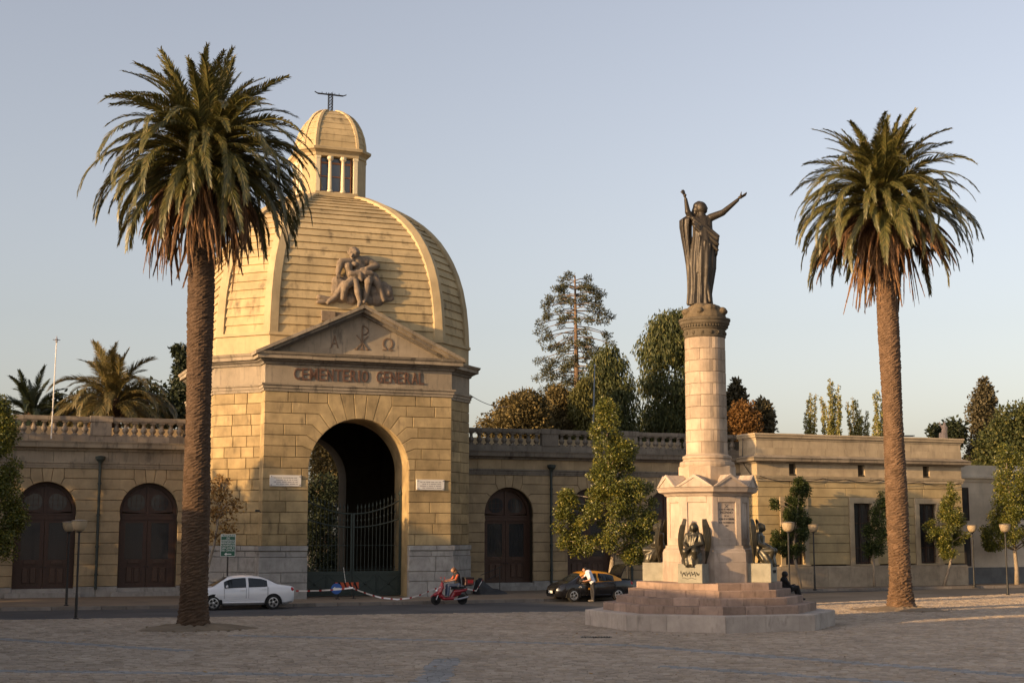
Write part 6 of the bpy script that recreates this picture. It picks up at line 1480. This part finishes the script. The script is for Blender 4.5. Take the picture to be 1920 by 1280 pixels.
# green road sign
M_GRN = plain('green_sign', (.012, .085, .048), .5); M_SGW = plain('sign_white', (.62, .64, .62), .5)
p = fw(-6.95, -2.5); sgn = thing('road_sign', 'green rectangular road sign with white text and left arrow above the white car', 'sign', (p.x, p.y, .13), R_(8))
obj('post', MB().tube([(0, .02, -.13), (0, .02, 3.15)], .035, 8), M_BLK, sgn); pl = obj('panel', MB().slab(rect(-.34, .34, 2.12, 3.15), -.02, .0, .004), M_GRN, sgn)
bd = MB()
for a_, b_, c_, d__ in ((-.34, .34, 2.12, 2.14), (-.34, .34, 3.13, 3.15), (-.34, -.32, 2.14, 3.13), (.32, .34, 2.14, 3.13)): bd.box(a_, b_, -.024, -.019, c_, d__)
obj('border', bd, M_SGW, pl)
for i, s in enumerate(('MUNICIPALIDAD', 'DE', 'INDEPENDENCIA', 'BIENVENIDOS', 'A HOSPITALES', 'SAN JOSE Y', 'DEL CANCER')):
    me = text_mesh(s, .118, .002, .001); wd_ = max(v.co.x for v in me.vertices) * 2; o = obj('text', me, M_SGW, pl, (0, -.0225, 3.035 - i * .112), (math.pi / 2, 0, 0)); o.scale = (min(1, .62 / wd_), 1, 1)
obj('arrow', MB().slab([(-.17, 2.225), (-.06, 2.30), (-.06, 2.25), (.16, 2.25), (.16, 2.2), (-.06, 2.2), (-.06, 2.15)], -.026, -.019), M_SGW, pl)
# works barrier
M_ORS = plain('orange_stripe', (.42, .07, .022), .6); M_BLUS = plain('blue_sign', (.02, .09, .33), .4)
p = gnd(649, 1122, .13); br_ = thing('works_barrier', 'orange and black striped barrier board in front of the gate', 'barrier', (p.x, p.y, .13), TH)
obj('board', MB().box(-.62, .62, -.012, .012, .48, .80), M_DARK, br_)
for k in range(5):
    x = -.58 + k * .26; o = obj('stripe', MB().slab([(max(-.62, x - .0), .80), (min(.62, x + .16), .80), (min(.62, x + .30), .48), (min(.62, x + .14), .48)], -.017, -.012), M_ORS, br_)
for x in (-.42, .38): obj('leg', MB().box(x - .025, x + .025, -.02, .02, 0, .8).box(x - .03, x + .03, -.3, .3, -.0, .03), M_BLK, br_)
st_k = MB()
for k in range(10): st_k.bar((-.04 - .012 * k, 0, .80 + .075 * k), (-.052 - .012 * k, 0, .85 + .075 * k), .03)
obj('dangling_strip', st_k, M_WHT, br_)
p = gnd(631, 1123, .13); bs = thing('round_sign', 'round blue sign with white left arrow in front of the gate', 'sign', (p.x, p.y - .12, .13), R_(6))
obj('stand', MB().box(-.02, .02, .0, .03, 0, .5), M_BLK, bs); o = obj('disc', MB().lathe([(.26, 0), (.26, .02)], 28), M_BLUS, bs, (0, 0, .52), (math.pi / 2, 0, 0))
obj('arrow', MB().slab([(-.19, .52), (-.06, .62), (-.06, .56), (.17, .56), (.17, .48), (-.06, .48), (-.06, .42)], -.03, -.019), M_SGW, bs)
# striped caution tape
M_TPR = plain('tape_red', (.33, .03, .03), .5); M_TPW = plain('tape_white', (.72, .70, .68), .5)
def tape(label, pts, w=.075):
    P = [Vector(q) for q in pts]; D = []
    for i in range(len(P) - 1):
        n = max(1, int((P[i+1] - P[i]).length / .11))
        for k in range(n): D.append(P[i].lerp(P[i+1], k / n))
    D.append(P[-1]); V = []; Fc = []
    for i, q in enumerate(D):
        tw = .5 * math.sin(i * .23); V += [q + Vector((0, math.sin(tw) * w * .5, -math.cos(tw) * w * .5)), q + Vector((0, -math.sin(tw) * w * .5, math.cos(tw) * w * .5))]
    for i in range(len(D) - 1): Fc.append((2*i, 2*i + 2, 2*i + 3, 2*i + 1))
    me = MB().add(V, Fc).mesh('caution_tape'); me.materials.append(M_TPR); me.materials.append(M_TPW)
    for i, f in enumerate(me.polygons): f.material_index = 0 if i % 4 == 0 else 1
    tag(obj('caution_tape', me, None), label, 'tape', 'caution tapes before the gate')
def sag(a, b, s, n=10): return [a.lerp(b, k / n) - Vector((0, 0, s * 4 * (k / n) * (1 - k / n))) for k in range(n + 1)]
a = at(555, 1107, 68.6); b = at(662, 1101, 68.9); tape('red and white tape stretched from the white car to the barrier', sag(a, b, .05))
a = at(650, 1098, 68.9); b = at(905, 1086, 72.5); m = at(745, 1123, 69.6); m2 = at(690, 1113, 69.2); m3 = at(790, 1114, 70); tape('red and white tape sagging from the barrier to behind the scooter', [a, m2, at(715, 1120, 69.4), m, at(768, 1120.5, 69.8), m3, at(815, 1103, 70.4), at(860, 1100, 71.2), at(893, 1107, 72), b])
# covered heap with a handrail before the right wing
c = gnd(914, 1113, .13); hp = thing('covered_heap', 'dark tarpaulin heap with a sloping handrail on the sidewalk right of the gate', 'tarpaulin', (c.x, c.y, .13), TH)
mb = MB(); rg = []
for x, h_, w_ in ((-.75, .12, .35), (-.6, .75, .5), (-.42, .95, .5), (-.2, .62, .55), (.2, .34, .6), (.6, .24, .5), (1.0, .1, .35)):
    rg.append([(x + .05 * math.sin(9 * k + x * 7), y * w_, z * h_ * (1 + .1 * math.sin(5 * k + 9 * x))) for k, (y, z) in enumerate(((-1, 0), (-.9, .45), (-.45, .9), (0, 1), (.45, .9), (.9, .45), (1, 0)))])
mb.loft(rg); obj('tarpaulin', mb, plain('dark_tarpaulin', (.03, .031, .034), .6, 0, .5, scale=8), hp); obj('handrail', MB().tube([(-.45, -.2, 1.0), (.75, -.2, 1.45)], .02, 6).tube([(-.1, -.2, .75), (.55, -.2, 1.05)], .02, 6).tube([(.62, -.2, 0), (.62, -.2, 1.4)], .02, 6), M_BLK, hp)
# overhead wire from the gatehouse to the trees
a = fw(6.9, 3.2, 10.9); b = at(960, 760, 104)
tag(obj('overhead_wire', MB().tube(sag(a, b, .35, 12), .022, 5), M_BLK), 'thin overhead wire running from the gatehouse to the trees', 'wire')
# roof things behind the corner building
st = at(1771, 826, 108); s_ = thing('rooftop_statue', 'small pale statue standing above the corner building parapet', 'statue', (st.x, 108, 0))
mb = MB(); z0 = st.z - .2; mb.cap((0, 0, z0 + .2), (0, 0, z0 + 1.0), .28, .2); mb.cap((0, 0, z0 + .9), (0.03, 0, z0 + 1.3), .22, .16); mb.ball((.05, 0, z0 + 1.52), .11, n=10); mb.cap((-.2, 0, z0 + 1.25), (-.34, 0, z0 + 1.6), .07, .05); mb.cap((.2, 0, z0 + 1.25), (.16, -.1, z0 + .8), .07, .05); mb.cap((-.25, 0, z0 + .25), (-.3, 0, z0 + .7), .16, .12)
remesh('figure', mb, .04, 2, stone('pale_statue', (.5, .36, .26), orand=0), s_); obj('pedestal', MB().box(-.4, .4, -.4, .4, 0, z0), M_RBT, s_)
v = at(1704, 822, 104); t = thing('roof_vent', 'dark louvred roof vent beside the right palm trunk', 'vent', (v.x, 104, v.z - .3)); obj('housing', MB().box(-.25, .25, -.2, .2, -1.5, .3), M_BLK, t)
for k in range(4): obj('louvre', MB().box(-.36, .36, -.32, .32, .05 + .14 * k, .11 + .14 * k), M_BLK, t)
# fixture on the gatehouse corner
obj('wall_bracket', MB().bar((-4.95, -.02, 4.35), (-5.2, -.35, 4.4), .05).box(-5.3, -5.1, -.45, -.3, 4.36, 4.46), M_BLK, gate)
# ================================================================== ADDED SHADE CASTERS (unseen houses and trees, sized to throw the evening shade)
sa_, ca_ = math.sin(R_(SUN_AZ)), math.cos(R_(SUN_AZ))
def PQ(p, q): return Vector((p * sa_ + q * ca_, p * ca_ - q * sa_, 0))
def add_shade_house(label, q0, q1, p0, depth, h, storeys):
    c = PQ(p0, (q0 + q1) / 2); t = thing('shade_house', label, 'building', c, math.pi / 2 - R_(SUN_AZ) - math.pi / 2); w_ = abs(q1 - q0) / 2
    # local x runs across the light, local y points away from the light source
    obj('wall', MB().box(-w_, w_, -depth, 0, 0, h - .4), M_PALE, t); obj('cornice', MB().box(-w_ - .3, w_ + .3, -depth - .3, .3, h - .4, h), M_RBT, t)
    nb = int(w_ * 2 / 3.2); hs = (h - 1) / storeys
    for s in range(storeys):
        for k in range(nb):
            x = -w_ + (k + .5) * 2 * w_ / nb; z = .8 + s * hs; wo = obj('window', MB().box(x - .7, x + .7, -.05, .06, z, z + hs * .6), M_RBT, t); obj('pane', MB().box(x - .55, x + .55, .06, .07, z + .15, z + hs * .6 - .15), M_GLS, wo)
add_shade_house('unseen low house added at the left to shade the square', -58.5, -36.2, 4, 9, 6.95, 2)
add_shade_house('unseen taller house added behind the camera to shade the foreground', -36.4, -4, -13, 10, 12.1, 3)
for i, (q, p, h, r) in enumerate(((-60, 3, 9.0, 2.4), (-63.5, 4.5, 9.9, 2.8), (-67.6, 3, 11.4, 3.2), (-72, 5, 13.8, 3.8), (-76.5, 3, 14.2, 3.8), (-81, 4, 14.2, 3.8), (-86, 3, 14.2, 3.8))):
    w_ = PQ(p, q); rnd = np.random.default_rng(60 + i); t = thing('shade_tree', 'leafy tree outside the left edge, number %d away from the low house' % (i + 1) if False else ['slender', 'spreading', 'tall round', 'high dense', 'broad', 'old bushy', 'farthest'][i] + ' unseen tree added at the left to cast shade', 'tree', (w_.x, w_.y, 0), 0, 'unseen trees added for shade')
    obj('trunk', MB().tube([(0, 0, 0), (0, 0, h * .7)], [.3, .15], 8), M_BARK, t)
    C = rnd.normal(size=(90, 3)); C /= np.linalg.norm(C, axis=1)[:, None]; C *= rnd.uniform(.3, 1, 90)[:, None] ** .5; C = C * np.array([r * .85, r * .85, h * .42]) + np.array([0, 0, h * .53])
    obj('crown', quads('crown', leafcards(C, np.full(90, 1.0), 9000, .42, rnd, .7)), L_STD, t)

# small things lying on the setts
p = gnd(1118, 1194); dg_ = thing('drain_grate', 'dark iron drain grate in the setts left of the monument base', 'drain', (p.x, p.y, 0))
obj('frame', MB().box(-.5, .5, -.16, -.13, -.02, .02).box(-.5, .5, .13, .16, -.02, .02).box(-.5, -.46, -.13, .13, -.02, .02).box(.46, .5, -.13, .13, -.02, .02), M_BLK, dg_); obj('pit_shade', MB().box(-.46, .46, -.13, .13, -.02, .004), M_DARK, dg_)  # dark slab under the bars stands in for the shade of the hole
for k in range(10): obj('bar', MB().box(-.43 + .09 * k, -.39 + .09 * k, -.13, .13, .006, .018), M_BLK, dg_)
rn = np.random.default_rng(77); n_ = 260; Yv = rn.uniform(32, 60, n_); Xv = rn.uniform(-.36, .36, n_) * Yv
k_ = rn.integers(0, 2, n_).astype(bool); Xv[k_] = np.where(rn.random(k_.sum()) < .5, PALM_L.x, MON.x - 3) + rn.normal(0, 2.2, k_.sum()); Yv[k_] = 49.5 - np.abs(rn.normal(0, 2.2, k_.sum()))
sz = rn.uniform(.035, .085, n_)[:, None]; an = rn.uniform(0, 6.28, n_); t1 = np.stack([np.cos(an), np.sin(an), rn.uniform(-.1, .3, n_)], 1) * sz; t2 = np.stack([-np.sin(an), np.cos(an), rn.uniform(-.2, .2, n_)], 1) * sz * .5; P0 = np.stack([Xv, Yv, np.full(n_, .03)], 1)
o = obj('fallen_leaves', quads('fallen_leaves', np.stack([P0 - t1, P0 + t2, P0 + t1, P0 - t2], 1)), L_DRY); tag(o, 'scattered small dry leaves on the square', 'leaves', None, 'stuff')
